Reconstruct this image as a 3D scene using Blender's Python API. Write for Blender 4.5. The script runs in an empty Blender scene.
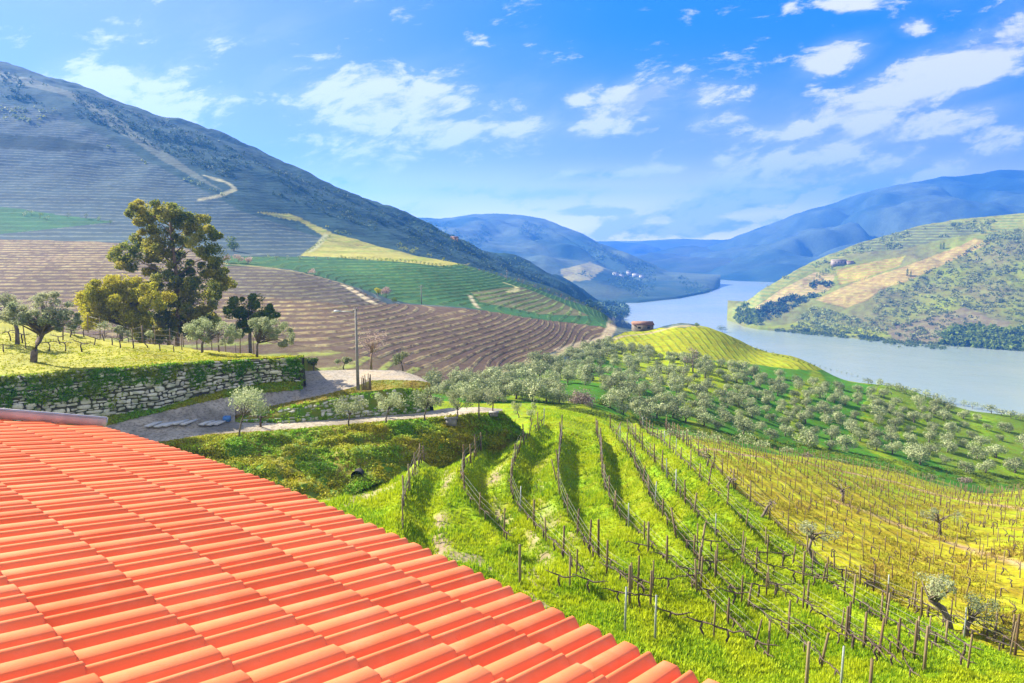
import bpy, numpy as np, math, random, time
from math import sin, cos, atan, atan2, pi, radians, hypot
from mathutils import Vector, Matrix
from mathutils.bvhtree import BVHTree
T0 = time.time()
rng = np.random.default_rng(7); R = random.Random(11)
scn = bpy.context.scene; COL = scn.collection
F = 700.0; HOR = 243.0; PITCH = atan((341.5-HOR)/F)
# ---------------------------------------------------------------- camera geometry helpers (world units: metres, camera at 0,0,0)
def ray(x, y):
    u = (x-512)/F; v = (341.5-y)/F
    return np.array([u, cos(PITCH)+v*sin(PITCH), -sin(PITCH)+v*cos(PITCH)])
def at(x, y, Y):
    d = ray(x, y); return d*(Y/d[1])
def slope(x, y):
    d = ray(x, y); return d[2]/d[1]
def uof(x, y=380):
    d = ray(x, y); return d[0]/d[1]
def pix(P):
    P = np.asarray(P, float); z = P[..., 1]*cos(PITCH)-P[..., 2]*sin(PITCH); y = P[..., 1]*sin(PITCH)+P[..., 2]*cos(PITCH)
    return 512+F*P[..., 0]/z, 341.5-F*y/z
# ---------------------------------------------------------------- tagging
def tag(o, label=None, cat=None, group=None, kind=None):
    if label: o['label'] = label
    if cat: o['category'] = cat
    if group: o['group'] = group
    if kind: o['kind'] = kind
    return o
def empty(name, loc=(0, 0, 0), rz=0.0):
    o = bpy.data.objects.new(name, None); COL.objects.link(o); o.location = loc; o.rotation_euler = (0, 0, rz); o.empty_display_size = .2
    return o
def mesh_np(name, V, Fc, mat=None, parent=None, smooth=False, attrs=None, loc=None, link=True):
    """V (n,3); Fc (m,k) uniform polygon index array, or a list of such arrays"""
    me = bpy.data.meshes.new(name); V = np.asarray(V, np.float32)
    Fs = [np.asarray(f, np.int32) for f in (Fc if isinstance(Fc, list) else [Fc]) if len(f)]
    me.vertices.add(len(V)); me.vertices.foreach_set('co', V.ravel())
    loops = np.concatenate([f.ravel() for f in Fs]); cnt = np.concatenate([np.full(len(f), f.shape[1], np.int32) for f in Fs])
    me.loops.add(len(loops)); me.loops.foreach_set('vertex_index', loops)
    me.polygons.add(len(cnt)); st = np.zeros(len(cnt), np.int32); st[1:] = np.cumsum(cnt)[:-1]
    me.polygons.foreach_set('loop_start', st); me.polygons.foreach_set('loop_total', cnt)
    if smooth: me.polygons.foreach_set('use_smooth', np.ones(len(cnt), bool))
    me.update(calc_edges=True)
    for k, a in (attrs or {}).items():
        a = np.asarray(a, np.float32)
        if a.ndim == 1:
            at_ = me.attributes.new(k, 'FLOAT', 'POINT'); at_.data.foreach_set('value', a)
        else:
            at_ = me.attributes.new(k, 'FLOAT_COLOR', 'POINT')
            c4 = np.ones((len(a), 4), np.float32); c4[:, :3] = a; at_.data.foreach_set('color', c4.ravel())
    if mat is not None:
        for m in (mat if isinstance(mat, list) else [mat]): me.materials.append(m)
    if not link: return me
    o = bpy.data.objects.new(name, me); COL.objects.link(o)
    if parent: o.parent = parent
    if loc is not None: o.location = loc
    return o
class MB:
    """collects pieces into one mesh"""
    def __init__(s): s.v = []; s.q = []; s.t = []; s.n = 0; s.sm = False
    def add(s, V, Q=None, Tt=None):
        V = np.asarray(V, float)
        if Q is not None and len(Q): s.q.append(np.asarray(Q)+s.n)
        if Tt is not None and len(Tt): s.t.append(np.asarray(Tt)+s.n)
        s.v.append(V); s.n += len(V)
    def box(s, c, size, rz=0, M=None):
        x, y, z = [d/2 for d in size]
        V = np.array([[-x,-y,-z],[x,-y,-z],[x,y,-z],[-x,y,-z],[-x,-y,z],[x,-y,z],[x,y,z],[-x,y,z]])
        if M is not None: V = V @ M.T
        cz, sz = cos(rz), sin(rz); V = V @ np.array([[cz,-sz,0],[sz,cz,0],[0,0,1]]).T + np.asarray(c)
        s.add(V, [[0,3,2,1],[4,5,6,7],[0,1,5,4],[1,2,6,5],[2,3,7,6],[3,0,4,7]])
    def tube(s, pts, rad, n=6, jitter=0.0):
        pts = np.asarray(pts, float); rad = np.broadcast_to(np.asarray(rad, float), (len(pts),))
        V = []
        for i, p in enumerate(pts):
            d = pts[min(i+1, len(pts)-1)]-pts[max(i-1, 0)]; d = d/(np.linalg.norm(d)+1e-9)
            a = np.array([0, 0, 1.]) if abs(d[2]) < .9 else np.array([1., 0, 0])
            b = np.cross(d, a); b /= np.linalg.norm(b); c = np.cross(d, b)
            for k in range(n):
                th = 2*pi*k/n; r = rad[i]*(1+jitter*R.uniform(-1, 1)); V.append(p+(b*cos(th)+c*sin(th))*r)
        Q = []
        for i in range(len(pts)-1):
            for k in range(n):
                k2 = (k+1) % n; Q.append([i*n+k, i*n+k2, (i+1)*n+k2, (i+1)*n+k])
        V.append(pts[0]); V.append(pts[-1]); b0 = len(pts)*n; Tt = []
        for k in range(n):
            k2 = (k+1) % n; Tt.append([b0, k2, k]); Tt.append([b0+1, (len(pts)-1)*n+k, (len(pts)-1)*n+k2])
        s.add(V, Q, Tt)
    def build(s, name, mat, parent=None, smooth=False, link=True, attrs=None, loc=None):
        Fs = []
        if s.q: Fs.append(np.concatenate(s.q))
        if s.t: Fs.append(np.concatenate(s.t))
        return mesh_np(name, np.concatenate(s.v), Fs, mat, parent, smooth, attrs, loc, link)
def s2l(c):
    c = np.asarray(c, float)/255.; return np.where(c <= .04045, c/12.92, ((c+.055)/1.055)**2.4)
K_LIT = 0.46
def alb(r, g, b, k=None):
    """base colour of a thing photographed at sRGB r,g,b in full sun"""
    return np.clip(s2l([r, g, b])*(K_LIT if k is None else k), .008, .8)
# ---------------------------------------------------------------- materials
def nn(nt, t, **kw):
    n = nt.nodes.new(t)
    for k, v in kw.items(): setattr(n, k, v)
    return n
def mth(nt, op, a, b=None, c=None, clamp=False):
    n = nt.nodes.new('ShaderNodeMath'); n.operation = op; n.use_clamp = clamp
    for i, x in enumerate((a, b, c)):
        if x is None: continue
        if isinstance(x, (int, float)): n.inputs[i].default_value = x
        else: nt.links.new(x, n.inputs[i])
    return n.outputs[0]
def mixc(nt, f, a, b, bt='MIX'):
    n = nt.nodes.new('ShaderNodeMix'); n.data_type = 'RGBA'; n.blend_type = bt; n.clamp_factor = True
    for s_, x in ((n.inputs[0], f), (n.inputs[6], a), (n.inputs[7], b)):
        if isinstance(x, (int, float)): s_.default_value = x
        elif isinstance(x, (tuple, list, np.ndarray)): s_.default_value = (float(x[0]), float(x[1]), float(x[2]), 1)
        else: nt.links.new(x, s_)
    return n.outputs[2]
def noise(nt, scale, detail=3, rough=.55, vec=None, dist=0):
    n = nt.nodes.new('ShaderNodeTexNoise'); n.inputs['Scale'].default_value = scale; n.inputs['Detail'].default_value = detail
    n.inputs['Roughness'].default_value = rough; n.inputs['Distortion'].default_value = dist
    if vec is not None: nt.links.new(vec, n.inputs['Vector'])
    return n.outputs[0]
def sstep(nt, x, lo, hi, out0=0., out1=1.):
    n = nt.nodes.new('ShaderNodeMapRange'); n.interpolation_type = 'SMOOTHSTEP'
    nt.links.new(x, n.inputs[0]); n.inputs[1].default_value = lo; n.inputs[2].default_value = hi; n.inputs[3].default_value = out0; n.inputs[4].default_value = out1
    return n.outputs[0]
def new_mat(name, rough=.9, spec=.3):
    m = bpy.data.materials.new(name); m.use_nodes = True; nt = m.node_tree
    b = nt.nodes['Principled BSDF']; b.inputs['Roughness'].default_value = rough; b.inputs['Specular IOR Level'].default_value = spec
    return m, nt, b
def simple_mat(name, c1, c2=None, scale=3., rough=.85, bump=.3, bscale=None, spec=.3, detail=4, lo=.35, hi=.65, obj=True):
    m, nt, b = new_mat(name, rough, spec)
    c2 = c1 if c2 is None else c2
    tc = nn(nt, 'ShaderNodeTexCoord').outputs['Object' if obj else 'Generated']
    n1 = noise(nt, scale, detail, .6, tc)
    nt.links.new(mixc(nt, sstep(nt, n1, lo, hi), c1, c2), b.inputs['Base Color'])
    if bump:
        bp = nn(nt, 'ShaderNodeBump'); bp.inputs['Strength'].default_value = bump; bp.inputs['Distance'].default_value = .05
        nt.links.new(noise(nt, bscale or scale*4, 4, .6, tc), bp.inputs['Height']); nt.links.new(bp.outputs[0], b.inputs['Normal'])
    return m
def leaf_mat(name, c1, c2, c3=None, transl=.45, rough=.7, gscale=.6):
    """foliage: colour differs leaf to leaf (attribute rnd) and clump to clump (noise)"""
    m, nt, b = new_mat(name, rough, .25)
    a = nn(nt, 'ShaderNodeAttribute'); a.attribute_name = 'rnd'
    oi = nn(nt, 'ShaderNodeObjectInfo').outputs['Random']
    tc = nn(nt, 'ShaderNodeTexCoord').outputs['Object']
    col = mixc(nt, a.outputs['Fac'], c1, c2)
    col = mixc(nt, mth(nt, 'MULTIPLY', sstep(nt, noise(nt, gscale, 2, .5, tc), .4, .65), .7), col, c3 if c3 is not None else c1)
    hv = nn(nt, 'ShaderNodeHueSaturation'); nt.links.new(col, hv.inputs['Color'])
    nt.links.new(mth(nt, 'MULTIPLY_ADD', oi, .5, .75), hv.inputs['Value'])
    nt.links.new(hv.outputs[0], b.inputs['Base Color'])
    tr = nn(nt, 'ShaderNodeBsdfTranslucent'); nt.links.new(hv.outputs[0], tr.inputs['Color'])
    mx = nn(nt, 'ShaderNodeMixShader'); mx.inputs[0].default_value = transl
    nt.links.new(b.outputs[0], mx.inputs[1]); nt.links.new(tr.outputs[0], mx.inputs[2])
    nt.links.new(mx.outputs[0], nt.nodes['Material Output'].inputs['Surface'])
    return m
def terrain_mat(name, stripe_w=.3, fine=1.0, bump=.6, soft=.10, nscale=1.0):
    """col / col2: the two base colours of a field (ground, row line); sc: row coordinate"""
    m, nt, b = new_mat(name, .95, .1)
    A = {}
    for k in ('col', 'col2', 'sc'):
        a = nn(nt, 'ShaderNodeAttribute'); a.attribute_name = k; A[k] = a
    tc = nn(nt, 'ShaderNodeTexCoord').outputs['Object']
    wob = mth(nt, 'MULTIPLY', mth(nt, 'SUBTRACT', noise(nt, .12*nscale, 3, .6, tc), .5), .2)
    fr = mth(nt, 'FRACT', mth(nt, 'ADD', A['sc'].outputs['Fac'], wob))
    tri = mth(nt, 'ABSOLUTE', mth(nt, 'SUBTRACT', fr, .5))
    st = sstep(nt, tri, stripe_w/2-soft/2, stripe_w/2+soft, 1., 0.)
    brk = sstep(nt, noise(nt, .35*nscale, 3, .7, tc), .38, .55, .25, 1.)
    st = mth(nt, 'MULTIPLY', st, brk)
    col = mixc(nt, st, A['col'].outputs['Color'], A['col2'].outputs['Color'])
    # mottling: patches, tufts
    big = noise(nt, .045*nscale, 5, .65, tc); mid = noise(nt, .5*nscale, 5, .7, tc); sm = noise(nt, 3.*fine, 4, .7, tc)
    v = mth(nt, 'ADD', mth(nt, 'MULTIPLY', sstep(nt, big, .3, .7), .45), mth(nt, 'ADD', mth(nt, 'MULTIPLY', sstep(nt, mid, .3, .7), .55), mth(nt, 'MULTIPLY', sstep(nt, sm, .25, .75), .5)))
    v = mth(nt, 'MULTIPLY_ADD', v, .72, .45)
    hs = nn(nt, 'ShaderNodeHueSaturation'); nt.links.new(col, hs.inputs['Color']); nt.links.new(v, hs.inputs['Value'])
    nt.links.new(mth(nt, 'MULTIPLY_ADD', sstep(nt, mid, .3, .7), .05, .475), hs.inputs['Hue'])
    nt.links.new(hs.outputs[0], b.inputs['Base Color'])
    bp = nn(nt, 'ShaderNodeBump'); bp.inputs['Strength'].default_value = bump; bp.inputs['Distance'].default_value = .35
    h = mth(nt, 'ADD', mth(nt, 'ADD', mid, mth(nt, 'MULTIPLY', sm, .4)), mth(nt, 'MULTIPLY', st, .6))
    nt.links.new(h, bp.inputs['Height']); nt.links.new(bp.outputs[0], b.inputs['Normal'])
    return m
# ---------------------------------------------------------------- numeric noise
def _hash(ix, iy, s):
    h = (ix.astype(np.int64)*374761393 + iy.astype(np.int64)*668265263 + s*974634777) & 0x7fffffff
    h = ((h ^ (h >> 13))*1274126177) & 0x7fffffff
    return ((h ^ (h >> 16)) & 0xffff)/65535.
def vn(x, y, s=0):
    ix = np.floor(x).astype(np.int64); iy = np.floor(y).astype(np.int64); fx = x-ix; fy = y-iy
    fx = fx*fx*(3-2*fx); fy = fy*fy*(3-2*fy)
    a = _hash(ix, iy, s); b = _hash(ix+1, iy, s); c = _hash(ix, iy+1, s); d = _hash(ix+1, iy+1, s)
    return (a*(1-fx)+b*fx)*(1-fy)+(c*(1-fx)+d*fx)*fy-.5
def fbm(x, y, o=4, s=0):
    r = np.zeros_like(x, dtype=float); a = 1.; f = 1.
    for k in range(o):
        r += a*vn(x*f+17.3*k, y*f-9.1*k, s+k); a *= .5; f *= 2.03
    return r
def inpoly(px, py, poly):
    poly = np.asarray(poly, float); c = np.zeros(px.shape, bool); j = len(poly)-1
    for i in range(len(poly)):
        xi, yi = poly[i]; xj, yj = poly[j]
        if yi != yj:
            c ^= ((yi > py) != (yj > py)) & (px < (xj-xi)*(py-yi)/(yj-yi)+xi)
        j = i
    return c
# ---------------------------------------------------------------- ground: thin-plate surface through surveyed points
GP = []   # (u, Y, z)
def gp(*rows):
    for x, y, Y in rows:
        p = at(x, y, Y); GP.append((p[0]/Y, Y, p[2]))
def gw(u, *yz):
    for Y, z in yz: GP.append((u, Y, z))
# vineyard terrace below the bank and down to the house
gp((200,520,43),(328,501,46),(417,470,54),(494,452,61),(529,438,66),(400,540,38.5),(519,580,35),(620,640,28.5),(760,683,27.5),(1024,683,31),
   (1016,640,36.5),(885,608,41),(1000,560,52),(850,520,61),(1000,500,80),(700,520,50),(714,600,37),(600,500,51),(500,520,45.5),(800,600,40),
   (700,445,80),(560,417,79),(540,432,69),(850,480,82),(960,540,60),(620,460,65),(760,480,68),(780,550,50),(1150,560,50),(1150,683,33),(1150,490,88))
gp((640,432,90),(700,441,92),(800,455,98),(900,473,104),(1024,489,107),(1150,505,108))
for u_, a_, b_ in ((.2, -27.6, -27.8), (.4, -32.6, -33.2), (.6, -38.2, -38.8), (.74, -41.6, -42.6), (.9, -45.5, -47.)):
    gw(u_, (106 if u_ < .5 else 112, a_), )
# olive grove spur
gp((560,410,92),(600,404,104),(700,424,112),(850,452,122),(1000,474,126),(1150,495,128),(620,380,135),(700,383,150),(800,403,155),(900,430,148),(1000,443,152),
   (450,388,112),(520,385,118),(560,372,145),(500,372,135),(650,352,195),(750,358,205),(850,382,198),(950,408,180),(1024,424,170),(1150,450,165))
gp((640,329,238),(680,328,242),(740,343,236),(800,360,222),(900,388,200),(1024,416,182),(1150,443,172))
for x_, Yc in ((700,246),(740,240),(800,226),(900,204),(1024,186),(1150,176)):
    u_ = uof(x_, 350); gw(u_, (Yc+60, -84), (Yc+105, -114), (480, -118), (800, -122), (1400, -125))
gw(uof(655), (250,-33.5), (330, -70), (420, -105), (600,-112), (1400,-125))
# lower ground hidden under the road terraces
for u_ in (-1., -.75, -.5, -.3, -.15):
    gw(u_, (56, -20), (72, -20.5), (90, -21))
gw(-.06, (74, -20.5), (90, -22)); gw(0., (74, -20.5))
for u_ in (-1., -.6, -.3, 0., .3, .6, 1.): gw(u_, (6, -16.5), (12, -16.3), (20, -16.3))
# terraced spur, fields and mountain on the left
gp((360,368,116),(430,386,113),(520,366,150),(600,336,215),(300,358,120),(150,340,128),(0,322,134),(-150,300,140),
   (400,304,185),(352,287,190),(287,269,200),(214,262,210),(100,250,228),(0,245,240),(-150,235,250),(470,309,196),(531,316,212),(608,325,238),
   (400,345,140),(250,310,155),(100,300,160),(500,340,165),
   (352,284,215),(400,302,203),(470,307,214),(531,314,230),(608,323,252),
   (290,262,250),(400,261,268),(456,265,285),(510,281,290),(540,291,296),(578,305,302),(611,319,310),
   (0,150,400),(-150,110,420),(100,180,380),(200,200,370),(300,228,380),(400,248,400),(450,262,420),(500,277,470),(560,299,560),(600,312,680),
   (0,72,640),(-150,20,640),(100,100,620),(200,137,620),(300,180,640),(400,219,690),(450,241,730),(500,259,800),(560,281,920),(618,308,1080))
for x_, y_, Yc in ((-150,20,640),(0,72,640),(100,100,620),(200,137,620),(300,180,640),(400,219,690),(500,259,800),(560,281,920)):
    z_ = at(x_, y_, Yc)[2]; gw(uof(x_, y_), (Yc*1.25, z_-40), (Yc*1.6, z_-110))
gw(uof(640), (300,-50), (420, -82), (600, -104), (800, -112), (1100, -120), (1500,-125)); gw(uof(615), (440,-58), (1300, -118))
GP = np.array(GP)
def tps_fit(P, Z, lam=1e-5):
    n = len(P); d2 = ((P[:, None]-P[None])**2).sum(-1); Kk = np.where(d2 > 0, .5*d2*np.log(d2+1e-12), 0)
    A = np.zeros((n+3, n+3)); A[:n, :n] = Kk+lam*np.eye(n); A[:n, n] = 1; A[:n, n+1:] = P; A[n, :n] = 1; A[n+1:, :n] = P.T
    w = np.linalg.solve(A, np.concatenate([Z, np.zeros(3)])); return P, w
def tps_eval(m, Q):
    P, w = m; out = np.empty(len(Q))
    for i in range(0, len(Q), 20000):
        q = Q[i:i+20000]; d2 = ((q[:, None]-P[None])**2).sum(-1); out[i:i+20000] = np.where(d2 > 0, .5*d2*np.log(d2+1e-12), 0)@w[:-3]+w[-3]+q@w[-2:]
    return out
US = 2.2
TP = tps_fit(np.c_[GP[:, 0]*US, np.log(GP[:, 1])], GP[:, 2])
cu = np.linspace(-1.05, 1.05, 170); cl = np.linspace(math.log(6), math.log(1700), 260)
CU, CLg = np.meshgrid(cu, cl); CZ = tps_eval(TP, np.c_[CU.ravel()*US, CLg.ravel()]).reshape(CU.shape)
def zbase(u, Y):
    fu = np.clip((np.asarray(u)-cu[0])/(cu[1]-cu[0]), 0, len(cu)-1.001); fl = np.clip((np.log(Y)-cl[0])/(cl[1]-cl[0]), 0, len(cl)-1.001)
    iu = fu.astype(int); il = fl.astype(int); a = fu-iu; b = fl-il
    return (CZ[il, iu]*(1-a)+CZ[il, iu+1]*a)*(1-b)+(CZ[il+1, iu]*(1-a)+CZ[il+1, iu+1]*a)*b
def pick0(x, y):
    """first crossing of a line of sight with the smooth ground"""
    s = slope(x, y); u = uof(x, y); Ys = np.exp(np.linspace(math.log(9), math.log(1600), 1500))
    h = zbase(np.full(Ys.shape, u), Ys)-s*Ys; k = np.argmax(h > 0)
    return np.array([u*Ys[k], Ys[k], s*Ys[k]])
# ---- vine rows of the green vineyard, read along the posts
ROWS_PX = [
 [(443,444),(432,456),(422,468),(413,486),(404,507),(400,530),(404,548)],
 [(487,445),(478,461),(466,472),(459,496),(463,512),(477,522),(492,533),(510,556)],
 [(543,430),(529,443),(517,461),(511,484),(509,505),(518,520),(532,535),(555,560),(585,590)],
 [(562,439),(560,461),(557,484),(558,502),(567,522),(586,557),(615,585),(655,612)],
 [(596,437),(601,455),(602,484),(607,504),(620,526),(640,543),(663,570),(700,600),(745,640),(770,665)],
 [(610,432),(626,455),(637,475),(648,500),(662,525),(683,553),(715,585),(760,620),(815,660),(840,683)],
 [(628,433),(643,452),(664,478),(684,507),(706,535),(735,562),(775,595),(830,630),(890,665),(915,683)],
 [(640,428),(669,452),(690,475),(710,497),(738,524),(770,553),(810,580),(860,612),(925,650),(985,683)],
 [(665,430),(690,448),(707,463),(727,487),(760,514),(790,544),(824,567),(858,588),(910,612),(975,642),(1040,670)],
]
ROWS = [np.array([pick0(*p) for p in r]) for r in ROWS_PX]
def resample(P, step):
    P = np.asarray(P, float); d = np.r_[0, np.cumsum(np.linalg.norm(np.diff(P[:, :2], axis=0), axis=1))]
    n = max(2, int(d[-1]/step)+1); t = np.linspace(0, d[-1], n)
    return np.stack([np.interp(t, d, P[:, k]) for k in range(P.shape[1])], 1)
def smooth_line(P, step=.8, it=12):
    Q = resample(P, step)
    for _ in range(it): Q[1:-1] = (Q[:-2]+2*Q[1:-1]+Q[2:])/4
    return Q
ROWL = [smooth_line(r) for r in ROWS]
def row_dist(X, Y, L):
    """signed distance to a row line (positive on the right hand as one looks away)"""
    P = resample(L, 1.2)[:, :2]; best = np.full(X.shape, 1e9); sg = np.zeros(X.shape)
    for a, b in zip(P[:-1], P[1:]):
        d = b-a; l2 = d@d; t = np.clip(((X-a[0])*d[0]+(Y-a[1])*d[1])/l2, 0, 1); qx = X-a[0]-t*d[0]; qy = Y-a[1]-t*d[1]
        dd = qx*qx+qy*qy; m = dd < best; best = np.where(m, dd, best); sg = np.where(m, np.sign(d[0]*(-qy)+d[1]*qx)*-1., sg)
    return np.sqrt(best)*sg
def row_fx(X, Y):
    h = np.zeros(X.shape); near = np.full(X.shape, 99.); m = (Y > 20) & (Y < 100)
    x = X[m]; y = Y[m]; hh = np.zeros(x.shape); nr = np.full(x.shape, 99.)
    for i, L in enumerate(ROWL):
        d = row_dist(x, y, L); A = 1.0 if i < 8 else .5
        fade = np.clip((y-26)/12, 0.25, 1.)
        hh += A*fade*(.42*np.exp(-((d+.35)/.55)**2)-.62*np.exp(-((d-1.35)/.8)**2)); nr = np.minimum(nr, np.abs(d))
    h[m] = hh; near[m] = nr
    return h, near
# ================================================================= ground mesh
def geo_lin(a, b, r):
    return np.exp(np.linspace(math.log(a), math.log(b), int(math.log(b/a)/r)+1))
US_ = np.concatenate([np.arange(-1.0, -.80, .008), np.arange(-.80, .80, .0021), np.arange(.80, 1.0, .008)])
YS_ = np.concatenate([geo_lin(7, 24, .02)[:-1], geo_lin(24, 100, .0034)[:-1], geo_lin(100, 270, .0032)[:-1], geo_lin(270, 330, .0055)[:-1], geo_lin(330, 700, .005)[:-1], geo_lin(700, 1500, .011)])
GU, GY = np.meshgrid(US_, YS_); gx = (GU*GY).ravel(); gy = GY.ravel(); gz = zbase(GU.ravel(), gy)
rowh, rown = row_fx(gx, gy)
gz0 = gz.copy()
far = np.clip((gy-60)/200, 0, 1)
gz = gz+rowh + .18*fbm(gx*.35, gy*.35, 4, 3)*(1-far) + fbm(gx*.05, gy*.05, 5, 5)*(.5+far*1.2)*(1-.78*np.clip((gy-100)/25, 0, 1)*np.clip((.2-gx/gy)/.12, 0, 1)*np.clip((420-gy)/120, 0, 1)) + np.clip((gy-330)/300, 0, 1)*fbm(gx*.014, gy*.014, 5, 9)*14
gpx, gpy = pix(np.stack([gx, gy, gz0], 1))
def lin(*c): return s2l(c)
n_ = len(gx)
col = np.tile(alb(120, 125, 80, .35), (n_, 1)); col2 = np.tile(alb(200, 190, 120, .4), (n_, 1)); sc = np.zeros(n_)
terr = np.zeros(n_)
def region(poly, y0, y1, c, c2=None, spacing=None, scv=None):
    m = inpoly(gpx, gpy, poly) & (gy >= y0) & (gy < y1)
    col[m] = c; col2[m] = c if c2 is None else c2
    if spacing: sc[m] = gz0[m]/spacing; terr[m] = spacing if spacing < 1 else 0
    else: terr[m] = 0
    if scv is not None: sc[m] = scv[m]
    return m
BIG = 4000
# mountain: terraced vines with pale risers, scrub wood near the ridge; haze blue tinted into the greens
region([(-900,-300),(1200,-300),(1200,900),(-900,900)], 130, BIG, lin(78,102,108), lin(128,142,132), 1.7)
region([(-400,-200),(-60,60),(0,72),(100,98),(200,136),(300,178),(400,218),(460,244),(520,272),(622,312),(622,300),(300,100),(0,-50)], 250, BIG, lin(56,94,94))
region([(-400,60),(0,105),(60,118),(130,150),(200,188),(240,212),(330,240),(420,262),(500,280),(560,296),(620,316),(520,262),(400,212),(300,172),(150,118),(0,62),(-300,-60)], 250, BIG, lin(60,96,94))
region([(-400,40),(0,78),(70,100),(125,135),(190,175),(225,194),(180,160),(110,112),(40,82),(-300,-30)], 250, BIG, lin(128,140,124))
region([(-400,150),(0,150),(60,152),(110,150),(60,140),(0,136),(-400,130)], 250, BIG, lin(40,68,56))
# green basin at far left, brown terraces
region([(-300,205),(0,207),(60,215),(115,222),(60,228),(0,234),(-300,240)], 180, BIG, lin(60,118,70), lin(90,140,80), 2.0)
BRN = [(-300,238),(0,236),(60,226),(130,224),(214,262),(287,269),(317,275),(352,287),(387,304),(400,304),(470,309),(531,316),(608,325),(606,338),(560,350),(520,364),(440,384),(430,400),(-300,400)]
region([(-300,225),(0,228),(125,222),(222,262),(222,410),(-300,410)], 118, 256, lin(104,92,88), lin(156,144,122), .62)
region(BRN, 105, 256, lin(118,98,82), lin(190,170,124), .62)
region([(287,269),(317,275),(352,287),(387,304),(345,306),(300,300),(250,296),(214,290),(200,262)], 120, 236, lin(106,96,88), lin(152,144,114), .62)
region([(-300,326),(240,338),(350,352),(440,372),(430,400),(-300,400)], 105, 150, lin(130,112,86), lin(170,180,90), 1.0)
# green field behind the spur, yellow field above
GRN = [(225,262),(290,261),(401,262),(456,268),(510,283),(540,293),(578,307),(612,321),(608,323),(531,314),(470,307),(400,302),(387,303),(352,285),(317,273),(287,267),(240,262)]
region([(225,256),(401,258),(460,264),(512,280),(545,292),(580,304),(615,318),(609,327),(531,318),(470,312),(390,308),(340,288),(285,272),(225,266)], 202, 400, lin(66,118,66), lin(112,150,84), .8)
region([(470,292),(520,286),(560,302),(590,316),(540,314),(480,302)], 216, 400, lin(128,126,90), lin(160,190,100), .95)
region([(255,213),(290,215),(330,232),(380,246),(430,258),(470,264),(440,266),(400,262),(330,257),(300,256),(325,236),(300,222)], 230, 560, lin(196,190,96), lin(170,180,80), 2.6)
# saddle vineyard (yellow green) above the river
region([(606,340),(625,330),(655,327),(700,327),(760,345),(840,372),(830,378),(760,366),(700,360),(650,352),(615,350)], 170, 300, lin(186,192,36), lin(156,170,44), None, gx/2.4)
# olive grove slope
m_ol = (gy > 98+np.clip(gpx-600, -100, 400)*.02) & (gy < 330) & (gpx > 425) & ~inpoly(gpx, gpy, [(430,388),(520,366),(560,351),(606,338),(612,300),(900,300),(1200,480),(840,372),(760,366),(700,360),(650,352),(618,350),(600,352),(540,372),(470,392)]) & inpoly(gpx, gpy, [(425,392),(470,388),(540,370),(606,346),(650,350),(760,364),(840,370),(1200,480),(1200,620),(425,620)])
col[m_ol] = lin(92,150,18); col2[m_ol] = lin(160,180,26); sc[m_ol] = gz0[m_ol]/3.1
region([(600,352),(640,350),(700,358),(740,372),(720,396),(660,392),(640,372)], 140, 260, lin(176,196,20))
region([(880,380),(1100,420),(1100,500),(960,480),(860,410)], 120, 230, lin(130,160,40), lin(150,185,30), 3)
# river bank slope
region([(640,331),(700,328),(740,343),(800,360),(900,388),(1024,416),(1200,450),(1200,200),(640,200)], 244, BIG, lin(120,120,60))
# near vineyard: lime grass; beyond the old tree line the straw coloured plot
nv = (gy < 112) & (gpx > -400) & ~m_ol
col[nv] = lin(160,196,8)*.9; col2[nv] = lin(180,200,20)*.9; sc[nv] = 0.5
r9 = ROWL[8]; d9 = np.full(n_, -9.); mm = (gy < 125); d9[mm] = row_dist(gx[mm], gy[mm], np.vstack([r9[0]+(r9[0]-r9[3])*6, r9, r9[-1]+(r9[-1]-r9[-4])*6]))
st = mm & (d9 > .2) & ~m_ol
w9 = np.clip(d9/2.2, 0, 1)[:, None]
mixn = np.clip(.52+1.7*fbm(gx*.06, gy*.06, 4, 21), 0, 1)[:, None]
straw = lin(194,184,36)*(1-mixn)+lin(176,200,16)*mixn; straw2 = lin(200,176,70)*(.5+.0*mixn)+lin(190,190,40)*.5
col = np.where(st[:, None], col*(1-w9)+straw*w9, col); col2 = np.where(st[:, None], col2*(1-w9)+straw2*w9, col2)
# row coordinate of the straw plot: lines parallel to the old tree line
sc = np.where(st, d9/2.3, sc)
# bare earth between the first rows, by the bank foot and under the roof edge
de = [row_dist(gx, gy, L) if False else None for L in ROWL[:0]]
earth = np.zeros(n_)
mk = (gy > 24) & (gy < 75) & (gpx < 640)
xm, ym = gx[mk], gy[mk]
e_ = np.zeros(xm.shape)
for i_, wgt in ((0, 1.), (1, 1.), (2, .55)):
    dd = row_dist(xm, ym, ROWL[i_]); e_ = np.maximum(e_, wgt*np.exp(-((dd-2.1)/.65)**2))
e_ *= np.clip(.6+2.2*fbm(xm*.5, ym*.5, 3, 33), 0, 1)*np.clip((66-ym)/14, 0, 1)
earth[mk] = e_
for poly in ([(325,500),(356,478),(417,470),(420,480),(380,500),(340,512)], [(400,545),(520,588),(600,640),(640,660),(560,625),(480,560)], [(500,560),(540,575),(560,600),(530,590)]):
    mz = inpoly(gpx, gpy, poly) & (gy < 70); earth[mz] = np.maximum(earth[mz], .85*np.clip(.75+2*fbm(gx[mz]*.4, gy[mz]*.4, 3, 8), 0, 1))
col = col*(1-earth[:, None])+lin(196,178,140)*earth[:, None]; col2 = col2*(1-earth[:, None])+lin(196,178,140)*earth[:, None]
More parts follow.
